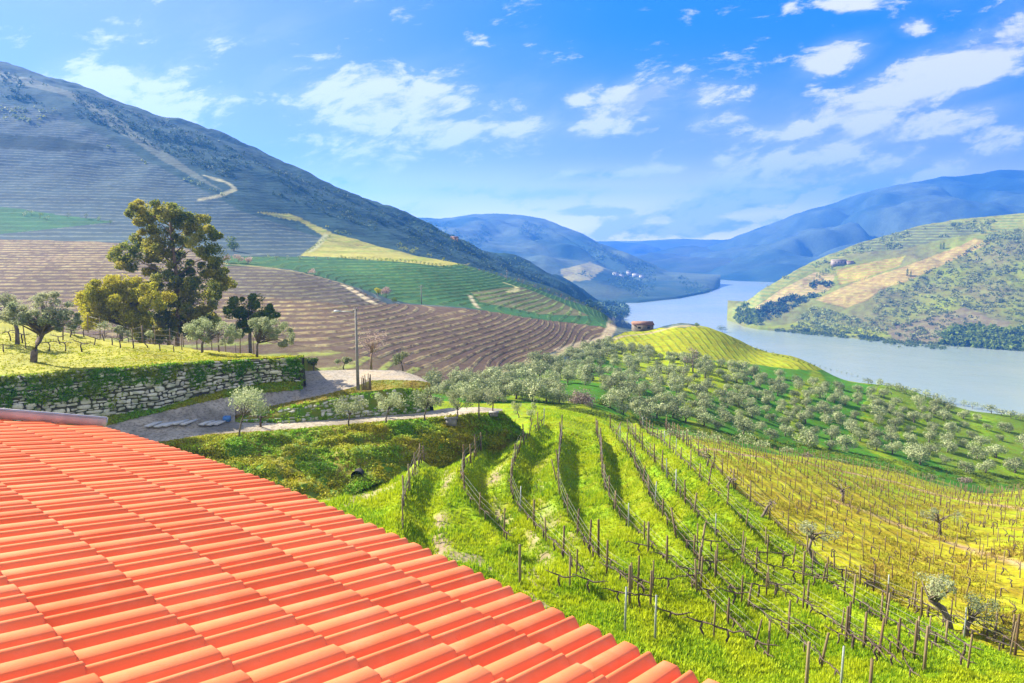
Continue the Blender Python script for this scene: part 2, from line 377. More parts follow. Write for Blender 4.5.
# farm tracks (bare earth) across the fields, drawn as real strips of soil
def track(pts, w, c, y0=0, y1=BIG):
    P = np.array([pick0(*p) for p in pts]); global col, col2
    m = (gy > max(y0, P[:, 1].min()-10)) & (gy < min(y1, P[:, 1].max()+10)) & (gx > P[:, 0].min()-10) & (gx < P[:, 0].max()+10)
    if not m.any(): return
    d = np.abs(row_dist(gx[m], gy[m], smooth_line(P, 1.5, 3))); k = np.clip((w/2+.4-d)/.8, 0, 1)[:, None]
    col[m] = col[m]*(1-k)+np.asarray(c)*k; col2[m] = col2[m]*(1-k)+np.asarray(c)*k
track([(560,352),(590,344),(606,336),(611,328),(614,321)], 3.2, lin(214,196,160))
track([(440,384),(480,377),(520,366),(560,355),(600,342),(625,334),(660,329),(700,328)], 2.0, lin(206,192,140))
track([(700,445),(800,462),(900,482),(1024,508),(1100,525)], 1.3, lin(216,184,136))
track([(830,500),(900,525),(960,545),(1024,568),(1100,590)], 1.0, lin(214,184,130))
track([(345,286),(360,295),(372,303)], 2.6, lin(226,208,168)); track([(470,296),(474,303),(480,309)], 1.4, lin(226,214,170))
track([(352,287),(317,276),(287,270),(214,263)], 1.6, lin(188,180,120))
track([(200,201),(222,197),(236,192),(226,184),(205,176)], 2.8, lin(214,208,160)); track([(326,234),(318,245),(308,252)], 2.6, lin(210,210,150))
track([(505,283),(518,287),(516,291),(508,293)], 2, lin(222,214,150))
_m = (terr > 0) & (gy < 262) & (gy > 107) & ~m_ol & ~nv & ~st; _s = sc[_m]; _f = _s-np.floor(_s); _t = np.clip((_f-.36)/.28, 0, 1); _t = _t*_t*(3-2*_t)
gz[_m] += .5*(terr[_m]*(np.floor(_s)+_t)-gz0[_m])
col = np.clip(col*K_LIT, .006, .6); col2 = np.clip(col2*K_LIT, .006, .6)
nr_, nc_ = GU.shape; idx = np.arange(nr_*nc_).reshape(nr_, nc_)
GQ = np.stack([idx[:-1, :-1].ravel(), idx[:-1, 1:].ravel(), idx[1:, 1:].ravel(), idx[1:, :-1].ravel()], 1)
GV = np.stack([gx, gy, gz], 1)
M_ground = terrain_mat('soil_and_grass', .24, 1.0, .55)
ground = mesh_np('ground', GV, GQ, M_ground, smooth=True, attrs={'col': col, 'col2': col2, 'sc': sc}); tag(ground, kind='structure')
# the land behind and beside the viewpoint
ap = MB()
ap.add([[-2500,-900,-17.4],[2500,-900,-17.4],[2500,7.4,-17.4],[-2500,7.4,-17.4]], [[0,1,2,3]])
oa = ap.build('land_beyond', simple_mat('meadow', alb(150,170,40), alb(120,120,60), .05)); tag(oa, kind='structure')
# ================================================================= lofted road terraces
def ply(pts, xs):
    pts = np.array(pts, float); return np.interp(xs, pts[:, 0], pts[:, 1]), np.interp(xs, pts[:, 0], pts[:, 2])
def pts3(pts, xs, dz=0):
    y, Y = ply(pts, xs); P = np.array([at(a, b, c) for a, b, c in zip(xs, y, Y)]); P[:, 2] += dz; return P
def loft(name, lines, nsub, mat, kind='structure', namp=0., nfreq=.8, nrm=(0, -1, .6), attrs=None, smooth=True, seed=1, parent=None, edgefade=True):
    rows_ = []
    for k in range(len(lines)-1):
        for t in np.linspace(0, 1, nsub[k] if isinstance(nsub, (list, tuple)) else nsub, endpoint=False): rows_.append((lines[k]*(1-t)+lines[k+1]*t))
    rows_.append(lines[-1]); V = np.array(rows_); nr, nc = V.shape[:2]
    if namp:
        f = V.reshape(-1, 3); s_ = namp*fbm(f[:, 0]*nfreq+f[:, 2]*.7, f[:, 1]*nfreq+f[:, 2]*1.3, 4, seed).reshape(nr, nc, 1)
        if edgefade: ef = np.minimum(np.arange(nr), np.arange(nr)[::-1])/max(1, nr*.12); s_ = s_*np.clip(ef, 0, 1)[:, None, None]
        V = V+s_*np.array(nrm)
    i_ = np.arange(nr*nc).reshape(nr, nc); Q = np.stack([i_[:-1, :-1].ravel(), i_[:-1, 1:].ravel(), i_[1:, 1:].ravel(), i_[1:, :-1].ravel()], 1)
    o = mesh_np(name, V.reshape(-1, 3), Q, mat, parent, smooth)
    if kind: tag(o, kind=kind)
    return o, V
xs1 = np.arange(-120, 530, 2.5)
BANK_BOT = [(-120,640,31),(200,522,43),(328,503,45.5),(372,483,48.5),(417,471,54),(494,453,61),(529,439,66)]
BANK_TOP = [(-120,474,42),(168,443,50),(205,437,51.5),(266,433,54),(346,426,57.5),(425,419,61),(456,417,62),(503,412,64),(514,422,65),(529,438,66)]
LR_FAR = [(-120,455,45),(100,437,50),(168,432,52),(235,422,56),(280,423,57),(339,419,60),(417,413,64),(448,408,66),(480,407,66.5),(503,409,66)]
VB_TOP = [(235,419,57),(256,414,57.6),(280,408,58.4),(319,401,60),(345,395,62),(370,391,63),(400,388,64),(430,391,65.3)]
UR_NEAR = [(235,416,57.5),(256,410,58.5),(300,400,60.5),(319,396,61.5),(352,388,63),(370,381,65),(385,380,66),(420,381,66.5),(430,383,66.5)]
UR_FAR = [(-120,447,46),(100,427,51),(160,412,54.5),(190,405,56),(222,398,58),(262,393,60),(300,389.5,62),(303,371,69),(360,369.5,70.5),(400,370.5,70.5),(418,376,69),(430,383,67)]
W_BASE = [(-120,446,46.3),(0,430,50),(60,423,51.5),(100,417,52.5),(160,409,55.5),(186,401,57.5),(222,391,60),(270,382.5,62.6),(303,381.5,63.4)]
W_TOP = [(-120,394,46.6),(0,376,50.2),(50,373.5,51.7),(100,369.5,52.7),(178,363.5,57.2),(237,360.5,61),(303,357.5,63.6)]
LAWN_M = [(-120,362,56),(0,349,60),(60,352,60.5),(120,355,60),(178,356.5,62),(237,357,65),(303,356.8,66)]
LAWN_C = [(-120,306,76),(0,318,76),(60,331,75),(100,338,74),(200,350,72),(260,355,71),(303,356.5,70)]
M_bankg = simple_mat('bank_turf', alb(120,170,20), alb(180,160,50), .35, bump=.9, bscale=2.5)
M_dry = simple_mat('dry_grass', alb(186,160,60), alb(140,156,36), .5, bump=.7, bscale=6)
def road_mat(name, c1, c2, sc_=.25):
    m, nt, b = new_mat(name, .92, .2); tc = nn(nt, 'ShaderNodeTexCoord').outputs['Object']
    c = mixc(nt, sstep(nt, noise(nt, sc_, 4, .6, tc), .35, .65), c1, c2)
    c = mixc(nt, mth(nt, 'MULTIPLY', sstep(nt, noise(nt, 4, 6, .85, tc), .47, .62), .75), c, alb(120,108,84))
    nt.links.new(c, b.inputs['Base Color']); bp = nn(nt, 'ShaderNodeBump'); bp.inputs['Strength'].default_value = .5; bp.inputs['Distance'].default_value = .04
    nt.links.new(noise(nt, 9, 4, .7, tc), bp.inputs['Height']); nt.links.new(bp.outputs[0], b.inputs['Normal']); return m
M_road = road_mat('gravel_road', alb(236,220,194,.55), alb(176,166,148,.5)); M_road2 = road_mat('pale_dirt', alb(236,214,180), alb(205,196,182))
bot = pts3(BANK_BOT, xs1, -.15); top = pts3(BANK_TOP, xs1, 0)
shoulder = top+(bot-top)*np.array([.06, .06, 0])
o_bank, VBK = loft('grass_bank', [bot, top+(bot-top)*.5+np.array([0, -.25, .35]), shoulder, top], [14, 14, 3], M_bankg, namp=1.1, nfreq=.55)
xs2 = np.arange(-120, 504, 2.5)
lrn = pts3(BANK_TOP, xs2); lrf = pts3(LR_FAR, xs2)
k_ = np.clip((xs2-150)/100, 0, 1)[:, None]
o_vg, VVG = loft('road_verge', [lrn-np.array([0, .3, .02]), lrn+(lrf-lrn)*.14+np.array([0, 0, .05])], 4, M_dry, namp=.08, nfreq=2, edgefade=False)
o_lr, _ = loft('road', [lrn+(lrf-lrn)*.12, lrn*.5+lrf*.5+np.array([0, 0, .05]), lrf], 4, M_road, namp=.05, nfreq=.8)
xs3 = np.arange(-120, 236, 2.5)
loft('upper_road', [pts3(LR_FAR, xs3), pts3(UR_FAR, xs3)], 5, M_road, namp=.05, nfreq=.8)
xs4 = np.arange(235, 431, 2.5)
loft('upper_road', [pts3(UR_NEAR, xs4), pts3(UR_FAR, xs4)], 6, M_road2, namp=.04, nfreq=.8)
_, VV2 = loft('road_verge', [pts3(VB_TOP, xs4), pts3(UR_NEAR, xs4, .03)], 4, M_dry, namp=.12, nfreq=2)
p_far = pts3(UR_FAR, xs4[xs4 >= 302.5])
loft('bank_slope', [p_far, p_far+np.array([0, 7, -8.5])], 4, M_bankg)
xs5 = np.arange(430, 504, 2.5); p_far = pts3(LR_FAR, xs5)
loft('bank_slope', [p_far, p_far+np.array([0, 7, -6])], 4, M_bankg, namp=.6)
xs6 = np.arange(-120, 303.1, 2.5)
_, VGS = loft('grass_strip', [pts3(UR_FAR, np.minimum(xs6, 300)), pts3(W_BASE, xs6)], 4, M_bankg, namp=.3, nfreq=1.2)
xs7 = np.concatenate([np.arange(-120, 303.1, 2.5)])
wt = pts3(W_TOP, xs7); lm = pts3(LAWN_M, xs7); lc = pts3(LAWN_C, xs7)
M_lawn = simple_mat('lawn_grass', alb(206,200,16), alb(180,180,40), .35, bump=.8, bscale=5)
wt_in = wt+np.array([0, .42, .03])
o_lawn, VLW = loft('lawn', [wt_in, lm, lc, lc+np.array([0, 14, -5.5]), lc+np.array([0, 34, -13])], [8, 16, 6, 3], M_lawn, namp=.35, nfreq=.5, nrm=(0, 0, 1))
# side of the terrace behind the wall end
pr = VLW[:, -1]; loft('bank_slope', [pr, pr+np.array([.25, 0, -7.])], 3, M_bankg)
# ================================================================= hills across and up the river
def hill(name, base, crest, mat, nr=120, dx=3, amp=10, freq=.01, gul=0., seed=1, power=1., back=(300, -90), zb=-107, colour=None, fine=0.):
    xs = np.arange(base[0][0], base[-1][0]+.1, dx)
    bY = np.interp(xs, [b[0] for b in base], [b[1] for b in base])
    cy, cY = ply(crest, xs); C = np.array([at(a, b, c) for a, b, c in zip(xs, cy, cY)])
    u = C[:, 0]/C[:, 1]; B = np.stack([u*bY, bY, np.full(len(xs), zb)], 1)
    t = np.concatenate([np.linspace(0, 1, nr), 1+np.linspace(0, .5, 14)[1:]])[:, None]
    V = np.empty((len(t), len(xs), 3)); tt = np.minimum(t, 1)
    V[..., 0] = B[:, 0]+(C[:, 0]-B[:, 0])*t; V[..., 1] = B[:, 1]+(C[:, 1]-B[:, 1])*t; V[..., 2] = zb+(C[:, 2]-zb)*(tt**power)
    ov = np.maximum(t-1, 0); V[..., 2] -= (ov*2)**1.2*(back[1]*-1)
    X, Y = V[..., 0], V[..., 1]; w = np.sin(np.clip(tt, 0, 1)*pi)**.7+.12*(tt > .5); w = np.where(t > 1, .12, w)
    n1 = fbm(X*freq, Y*freq, 5, seed)
    g = np.abs(fbm(X*freq*.9+Y*freq*.4, Y*freq*.35, 4, seed+7))
    V[..., 2] += amp*n1*w*2-gul*np.exp(-(g/.10)**2)*w*1. + (fine*fbm(X*freq*9, Y*freq*9, 3, seed+3)*np.minimum(1, tt*4))
    _lo = zb+np.minimum(tt*200, 5)+tt*22; V[..., 2] = np.where(t <= 1, np.maximum(V[..., 2], _lo), V[..., 2])
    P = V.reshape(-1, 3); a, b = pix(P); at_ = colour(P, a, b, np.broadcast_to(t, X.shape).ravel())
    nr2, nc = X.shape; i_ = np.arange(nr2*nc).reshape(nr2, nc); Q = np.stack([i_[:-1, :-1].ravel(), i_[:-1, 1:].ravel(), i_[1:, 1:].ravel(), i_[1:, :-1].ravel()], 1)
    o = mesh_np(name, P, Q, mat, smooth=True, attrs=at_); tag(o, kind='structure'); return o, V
M_hill = terrain_mat('hillside', .35, .35, .7, nscale=.3)
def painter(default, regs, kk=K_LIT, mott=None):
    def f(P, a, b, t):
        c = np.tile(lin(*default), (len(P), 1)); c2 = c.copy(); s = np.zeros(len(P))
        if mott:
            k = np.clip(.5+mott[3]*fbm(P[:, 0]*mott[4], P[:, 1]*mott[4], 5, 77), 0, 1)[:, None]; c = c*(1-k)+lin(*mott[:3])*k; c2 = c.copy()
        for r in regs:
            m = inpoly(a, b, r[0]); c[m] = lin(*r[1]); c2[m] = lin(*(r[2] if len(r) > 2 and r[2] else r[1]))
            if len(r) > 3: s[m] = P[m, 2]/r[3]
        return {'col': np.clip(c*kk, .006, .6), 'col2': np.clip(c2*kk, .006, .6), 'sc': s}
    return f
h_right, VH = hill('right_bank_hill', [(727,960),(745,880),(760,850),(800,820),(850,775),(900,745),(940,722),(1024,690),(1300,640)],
  [(727,318,985),(736,311,975),(747,301,965),(760,291,960),(800,268,1000),(830,254,1030),(860,243,1050),(920,226,1050),(960,219,1030),(1024,213,1000),(1100,196,980),(1300,170,960)],
  M_hill, nr=170, dx=1.8, amp=5, freq=.012, gul=5, seed=4, power=.9, fine=1.2,
  colour=painter((160,170,62), [
   ([(725,312),(760,286),(860,240),(960,216),(1060,208),(1060,240),(930,232),(860,250),(800,275),(750,310)], (176,176,84), (140,160,80), 4.),
   ([(850,245),(910,228),(960,222),(985,232),(940,240),(900,250),(860,252)], (126,132,84), (160,170,90), 4.),
   ([(740,318),(780,290),(815,272),(835,275),(830,290),(800,297),(760,312)], (216,190,120), (190,180,90), 3.),
   ([(815,300),(850,284),(900,268),(960,246),(975,238),(990,243),(950,262),(905,282),(880,290),(868,300),(846,308)], (206,180,100), (186,166,90), 3.),
   ([(835,270),(870,262),(905,256),(900,266),(860,280),(840,285)], (190,182,70), (210,170,100), 3.),
   ([(760,328),(800,322),(850,326),(900,334),(880,338),(820,332)], (176,184,50)),
   ([(885,330),(905,322),(930,318),(965,307),(990,318),(1010,322),(1000,346),(900,344)], (164,152,104)),
  ], mott=(150,146,84,1.4,.02)))
h_mid, VM = hill('valley_hill', [(380,1350),(600,1220),(640,1230),(680,1330),(705,1470),(716,1600),(722,1760)],
  [(380,232,1900),(408,217,2300),(440,218,2350),(475,213,2400),(520,215,2400),(545,219,2350),(580,232,2250),(615,248,2200),(660,268,2000),(700,285,1850),(722,289,1790)],
  M_hill, nr=110, dx=2.5, amp=20, freq=.004, gul=26, seed=12, power=.9, fine=3,
  colour=painter((60,92,84), [([(560,270),(590,262),(605,268),(590,280),(565,282)], (190,180,110)), ], mott=(116,132,108,1.6,.006)))  # forest green tinted bluish to imitate distance haze
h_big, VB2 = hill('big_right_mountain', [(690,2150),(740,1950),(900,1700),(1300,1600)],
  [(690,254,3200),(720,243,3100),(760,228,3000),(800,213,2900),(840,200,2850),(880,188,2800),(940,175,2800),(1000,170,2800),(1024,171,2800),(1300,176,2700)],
  M_hill, nr=110, dx=3.5, amp=40, freq=.003, gul=70, seed=22, power=.95, fine=4, colour=painter((48,84,84), [], mott=(100,120,100,1.6,.004)))  # blue of the haze mixed into the forest colour
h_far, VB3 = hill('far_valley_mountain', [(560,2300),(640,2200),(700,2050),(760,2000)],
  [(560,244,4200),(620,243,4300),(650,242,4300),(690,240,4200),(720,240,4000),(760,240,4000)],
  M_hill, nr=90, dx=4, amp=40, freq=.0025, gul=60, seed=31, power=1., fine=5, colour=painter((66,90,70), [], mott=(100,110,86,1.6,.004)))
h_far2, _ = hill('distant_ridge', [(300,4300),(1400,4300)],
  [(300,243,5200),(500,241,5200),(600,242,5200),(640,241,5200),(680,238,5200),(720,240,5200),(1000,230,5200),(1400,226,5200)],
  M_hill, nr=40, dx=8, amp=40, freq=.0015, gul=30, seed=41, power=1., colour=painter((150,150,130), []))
# river
m, nt, b = new_mat('river_water', .22, .5); tc = nn(nt, 'ShaderNodeTexCoord').outputs['Object']
nt.links.new(mixc(nt, sstep(nt, noise(nt, .004, 3, .5, tc), .4, .6), (.26, .29, .23), (.22, .27, .23)), b.inputs['Base Color'])
bp = nn(nt, 'ShaderNodeBump'); bp.inputs['Strength'].default_value = .5; bp.inputs['Distance'].default_value = .35
hh = mth(nt, 'ADD', noise(nt, .35, 4, .65, tc), mth(nt, 'MULTIPLY', noise(nt, .03, 3, .5, tc), 2.5))
nt.links.new(hh, bp.inputs['Height']); nt.links.new(bp.outputs[0], b.inputs['Normal'])
w = MB(); w.add([[-5200,-900,-105],[5200,-900,-105],[5200,5400,-105],[-5200,5400,-105]], [[0,1,2,3]])
tag(w.build('river_water', m), kind='structure')
# ================================================================= sky, sun, air, camera
SUN_AZ, SUN_EL = radians(-66), radians(36)
wd = bpy.data.worlds.new('World'); scn.world = wd; wd.use_nodes = True; nt = wd.node_tree
bg = nt.nodes['Background']; sky = nn(nt, 'ShaderNodeTexSky'); sky.sky_type = 'NISHITA'; sky.sun_disc = False
sky.sun_elevation = SUN_EL; sky.sun_rotation = SUN_AZ; sky.air_density = 1.0; sky.dust_density = .6; sky.ozone_density = 2.5; sky.altitude = 200
D = nn(nt, 'ShaderNodeTexCoord').outputs['Generated']
sp = nn(nt, 'ShaderNodeSeparateXYZ'); nt.links.new(D, sp.inputs[0]); dx, dy, dz = sp.outputs
# clouds: noise on a high flat layer, gathered where cloud banks stand (compass bearing and height)
ysafe = mth(nt, 'MAXIMUM', dy, .02)
uu = mth(nt, 'DIVIDE', dx, ysafe); ww = mth(nt, 'DIVIDE', dz, ysafe)
cb = nn(nt, 'ShaderNodeCombineXYZ'); nt.links.new(uu, cb.inputs[0]); nt.links.new(mth(nt, 'MULTIPLY_ADD', uu, -.45, mth(nt, 'MULTIPLY', ww, 2.2)), cb.inputs[1])
n1 = noise(nt, 11, 9, .64, cb.outputs[0], .35); n2 = noise(nt, 3.2, 4, .5, cb.outputs[0])
cb2 = nn(nt, 'ShaderNodeCombineXYZ'); nt.links.new(uu, cb2.inputs[0]); nt.links.new(mth(nt, 'MULTIPLY', ww, 4.5), cb2.inputs[1])
n3 = noise(nt, 13, 8, .66, cb2.outputs[0], .3)
CL = [(132,92,80,30,8,1.2),(185,118,30,16,30,.9),(390,108,92,34,6,1.25),(430,128,60,22,8,1.15),(350,148,50,22,0,.8),(520,126,40,17,-5,1.),(628,104,58,18,-18,1.4),(585,98,22,10,-35,.9),(712,94,30,12,-5,1.2),(722,118,26,8,-10,.8),
      (850,118,110,16,-14,1.2),(930,82,140,26,-22,1.5),(1010,40,60,20,-22,1.2),(835,57,38,17,-15,1.1),(920,128,90,15,-14,1.05),(800,160,105,18,-20,1.4),(880,180,80,12,-12,1.2),(960,62,110,18,-22,1.3),(870,100,120,12,-20,1.25),(830,140,110,10,-16,1.2),(1000,142,32,14,-8,1.2),
      (740,200,130,13,-10,1.3),(690,228,120,9,-3,1.2),(860,165,70,10,-16,1.2),(600,175,80,7,-2,1.1),(560,193,60,7,-2,1.1),(600,212,60,5,0,1.),(330,180,40,8,5,.9),(850,2,24,8,0,1.),(790,6,10,5,-30,.8),(720,161,16,7,0,.85),(460,190,40,8,0,.6),(400,212,60,9,0,.7),(915,28,16,8,0,.9)]
mask = None
for (cx, cy, rx, ry, ang, wt_) in CL:
    c0 = (uof(cx, cy), slope(cx, cy)); a_ = radians(-ang)
    px_ = mth(nt, 'SUBTRACT', uu, c0[0]); py_ = mth(nt, 'SUBTRACT', ww, c0[1])
    e1 = mth(nt, 'MULTIPLY', mth(nt, 'MULTIPLY_ADD', px_, cos(a_), mth(nt, 'MULTIPLY', py_, sin(a_))), F/rx)
    e2 = mth(nt, 'MULTIPLY', mth(nt, 'MULTIPLY_ADD', px_, -sin(a_), mth(nt, 'MULTIPLY', py_, cos(a_))), F/ry)
    r2 = mth(nt, 'MULTIPLY_ADD', e1, e1, mth(nt, 'MULTIPLY', e2, e2))
    g_ = mth(nt, 'MULTIPLY', mth(nt, 'EXPONENT', mth(nt, 'MULTIPLY', r2, -1.0)), wt_)
    mask = g_ if mask is None else mth(nt, 'MAXIMUM', mask, g_)
mask = mth(nt, 'MULTIPLY', mask, mth(nt, 'GREATER_THAN', dy, .05))
dens = mth(nt, 'ADD', mask, mth(nt, 'MULTIPLY_ADD', mth(nt, 'MULTIPLY_ADD', n1, .7, mth(nt, 'MULTIPLY', n3, .3)), 5.0, -2.5))
dn = sstep(nt, dens, .22, .95)
thin = mth(nt, 'MULTIPLY', sstep(nt, mth(nt, 'ADD', mth(nt, 'MULTIPLY', mask, .5), n2), .45, 1.0), .35)
# paler, whiter air low over the valley and towards the sun
hs = nn(nt, 'ShaderNodeHueSaturation'); hs.inputs['Saturation'].default_value = 1.2; hs.inputs['Value'].default_value = 1.0
nt.links.new(sky.outputs[0], hs.inputs['Color'])
deep = mth(nt, 'MULTIPLY', sstep(nt, ww, .02, .30), sstep(nt, uu, -.62, .20, .12, 1.))
skb = mixc(nt, deep, mixc(nt, sstep(nt, ww, .0, .30), (1.7, 1.55, 1.8), (1.05, 1.12, 1.72)), (.0, .50, 2.0))
skb = mixc(nt, sstep(nt, ww, .0, .13), (6.5, 5.2, 3.6), skb)
skb = mixc(nt, .97, mixc(nt, .5, hs.outputs[0], (.5, 1.2, 2.2), 'MULTIPLY'), skb)
# unseen bright cloud added behind the viewpoint and overhead as fill light
back = mth(nt, 'MAXIMUM', sstep(nt, dy, .25, -.15), mth(nt, 'MULTIPLY', sstep(nt, dz, .62, .85), .8))
back_fill = mixc(nt, sstep(nt, noise(nt, 1.6, 5, .6, D), .38, .62), (1.2, 1.4, 1.8), (3.1, 2.9, 2.6))
cbs = nn(nt, 'ShaderNodeVectorMath'); cbs.operation = 'ADD'; nt.links.new(cb.outputs[0], cbs.inputs[0]); cbs.inputs[1].default_value = (-.012, .05, 0)
n1b = noise(nt, 11, 9, .64, cbs.outputs[0], .35)
shd = mth(nt, 'ADD', mth(nt, 'MULTIPLY', mth(nt, 'SUBTRACT', n1b, n1), 3.5), sstep(nt, n2, .3, .75))
ccol = mixc(nt, sstep(nt, shd, .2, 1.0), (2.7, 2.6, 2.5), (1.3, 1.45, 1.8))
skc = mixc(nt, mth(nt, 'MAXIMUM', mth(nt, 'MULTIPLY', dn, .9), thin), skb, ccol)
skc = mixc(nt, back, skc, back_fill)
nt.links.new(skc, bg.inputs['Color']); bg.inputs['Strength'].default_value = .12
sl = bpy.data.lights.new('sun', 'SUN'); sl.energy = 5.0; sl.angle = radians(.53); sl.color = (1, .92, .76)
so = bpy.data.objects.new('sun', sl); COL.objects.link(so)
sd = Vector((sin(SUN_AZ)*cos(SUN_EL), cos(SUN_AZ)*cos(SUN_EL), sin(SUN_EL))); so.rotation_euler = sd.to_track_quat('Z', 'Y').to_euler(); so.location = (-40, 20, 60)
cam = bpy.data.cameras.new('camera'); cam.sensor_width = 36; cam.lens = F/1024*36; cam.clip_start = .05; cam.clip_end = 20000
co = bpy.data.objects.new('camera', cam); COL.objects.link(co); co.rotation_euler = (pi/2-PITCH, 0, 0); scn.camera = co
vs = scn.view_settings; vs.view_transform = 'Standard'; vs.look = 'None'; vs.gamma = 1; vs.use_curve_mapping = False; vs.exposure = 1.85
HAZE = 1
if HAZE:
    hb = MB(); hb.box((0, 2300, 140), (11000, 6600, 520)); m = bpy.data.materials.new('valley_haze'); m.use_nodes = True; nt = m.node_tree; nt.nodes.clear()
    pv = nn(nt, 'ShaderNodeVolumePrincipled'); pv.inputs['Density'].default_value = 1/3700.; pv.inputs['Color'].default_value = (.07, .31, 1., 1); pv.inputs['Anisotropy'].default_value = .35
    nt.links.new(pv.outputs[0], nn(nt, 'ShaderNodeOutputMaterial').inputs['Volume'])
    tag(hb.build('haze', m), kind='stuff')
scn.cycles.volume_bounces = 1; scn.cycles.max_bounces = 5; scn.cycles.transparent_max_bounces = 6
scn.cycles.use_denoising = True
# ================================================================= surface lookup
_vs = []; _fs = []; _o = 0
for ob in list(scn.objects):
    if ob.type == 'MESH' and ob.get('kind') == 'structure':
        me = ob.data; v = np.empty(len(me.vertices)*3, np.float32); me.vertices.foreach_get('co', v)
        q = np.empty(len(me.loops), np.int32); me.loops.foreach_get('vertex_index', q)
        _vs.append(v.reshape(-1, 3)); _fs.append(q.reshape(-1, 4)+_o); _o += len(me.vertices)
BV = BVHTree.FromPolygons(np.concatenate(_vs).tolist(), np.concatenate(_fs).tolist())
del _vs, _fs
def pick(x, y):
    d = Vector(ray(x, y)).normalized(); h = BV.ray_cast(Vector((0, 0, 0)), d, 9000)
    return np.array(h[0]) if h[0] is not None else at(x, y, 1000)
def pickn(x, y):
    d = Vector(ray(x, y)).normalized(); h = BV.ray_cast(Vector((0, 0, 0)), d, 9000); return (np.array(h[0]), np.array(h[1])) if h[0] is not None else None
def drop(x, y, ztop=500):
    h = BV.ray_cast(Vector((x, y, ztop)), Vector((0, 0, -1)), 2000); return h[0].z if h[0] is not None else -17.
def seen(P, tol=.6):
    P = Vector(P); L = P.length; h = BV.ray_cast(Vector((0, 0, 0)), P.normalized(), L-tol); return h[0] is None
def inframe(P, mgn=6):
    a, b = pix(np.asarray(P)); return -mgn < a < 1024+mgn and -mgn < b < 683+mgn
# the roof plane hides what lies under it
EAVE_A, EAVE_B = (105, 427), (705, 683)
def under_roof(P):
    a, b = pix(np.asarray(P)); return a < 705 and b > 427+(a-105)*.4267+1 and b > 427
# ================================================================= foliage
def leaves(C, Rd, n, size, asp=.55, shell=.55, up=0., seed=0, flat=.0, out=.55):
    """C (k,3) clump centres, Rd (k,3) radii, n leaves each -> V, Q, rnd"""
    g = np.random.default_rng(seed); C = np.repeat(np.asarray(C, float), n, 0); Rr = np.repeat(np.asarray(Rd, float), n, 0); N = len(C)
    d = g.normal(size=(N, 3)); d /= np.linalg.norm(d, axis=1)[:, None]+1e-9
    r = shell+(1-shell)*g.random(N)**.6; r *= 1+.18*g.normal(size=N)*.5
    P = C+d*Rr*r[:, None]
    nrm = d*out+g.normal(size=(N, 3))*.6+np.array([0, 0, up]); nrm /= np.linalg.norm(nrm, axis=1)[:, None]+1e-9
    a = np.cross(nrm, g.normal(size=(N, 3))); a /= np.linalg.norm(a, axis=1)[:, None]+1e-9; b = np.cross(nrm, a)
    s = (size*(.6+.8*g.random(N)))[:, None] if np.isscalar(size) else (np.repeat(size, n)*(.6+.8*g.random(N)))[:, None]
    V = np.stack([P-a*s*.5, P+b*s*asp*.5+nrm*s*.08, P+a*s*.5, P-b*s*asp*.5], 1).reshape(-1, 3)
    Q = np.arange(N*4).reshape(-1, 4); rnd = np.repeat(g.random(N), 4)
    return V, Q, rnd
def leafmesh(name, C, Rd, n, size, mat, parent=None, kind=None, link=True, **kw):
    V, Q, r = leaves(C, Rd, n, size, **kw); o = mesh_np(name, V, Q, mat, parent, attrs={'rnd': r}, link=link)
    if kind: tag(o, kind=kind)
    return o
KL = .62
M_olive = leaf_mat('olive_leaves', alb(196,204,150,KL), alb(150,166,112,KL), alb(220,218,172,KL), gscale=.5)
M_olive_far = leaf_mat('grove_leaves', alb(186,196,134,.68), alb(120,142,92,.6), alb(214,216,164,.7), gscale=.6, transl=.2)
M_pine = leaf_mat('pine_needles', alb(170,174,66,.66), alb(104,126,56,.62), alb(212,194,70,.68), gscale=.35)
M_pineY = leaf_mat('yellow_foliage', alb(232,222,60,.85), alb(170,176,50,.8), alb(220,204,60,.8), gscale=.4)
M_dark = leaf_mat('dark_leaves', alb(134,160,46,KL), alb(90,122,44,KL), alb(164,176,48,KL), gscale=.4)
M_scrub = leaf_mat('hill_scrub', alb(164,178,96,.62), alb(126,146,84,.6), alb(190,194,116,.6), gscale=.1, transl=.25)
M_wood = leaf_mat('wood_leaves', alb(90,124,84,KL), alb(66,98,74,KL), alb(110,136,90,KL), gscale=.05, transl=.2)
M_bush = leaf_mat('bush_leaves', alb(110,140,60,KL), alb(80,110,50,KL), alb(150,160,80,KL), gscale=.4)
M_pink = leaf_mat('blossom', alb(232,204,190,KL), alb(200,160,140,KL), alb(240,220,205,KL), gscale=.5)
M_twig = leaf_mat('bare_twigs', alb(176,156,148,KL), alb(130,108,104,KL), alb(196,176,150,KL), gscale=.5, transl=.1)
M_ivy = leaf_mat('ivy_leaves', alb(150,204,16,.8), alb(104,156,20,.75), alb(190,190,40,.8), gscale=.5)
M_bankleaf = leaf_mat('bank_herbs', alb(130,200,12,.7), alb(140,150,30,.6), alb(210,186,40,.65), gscale=.22, transl=.25)
M_grass = leaf_mat('grass_blades', alb(216,236,8,.74), alb(134,194,8,.56), alb(222,230,16,.74), gscale=.35, transl=.4)
M_lawnl = leaf_mat('lawn_blades', alb(226,226,10,.6), alb(180,200,10,.55), alb(226,206,60,.55), gscale=.4, transl=.3)
M_straw = leaf_mat('dry_blades', alb(222,206,60,.5), alb(190,190,40,.45), alb(216,180,90,.45), gscale=.3, transl=.3)
M_bark = simple_mat('bark', (.10,.075,.055), (.20,.16,.12), 3, bump=.8, bscale=14)
M_barkd = simple_mat('dark_bark', (.055,.038,.028), (.12,.085,.06), 4, bump=.8, bscale=18)
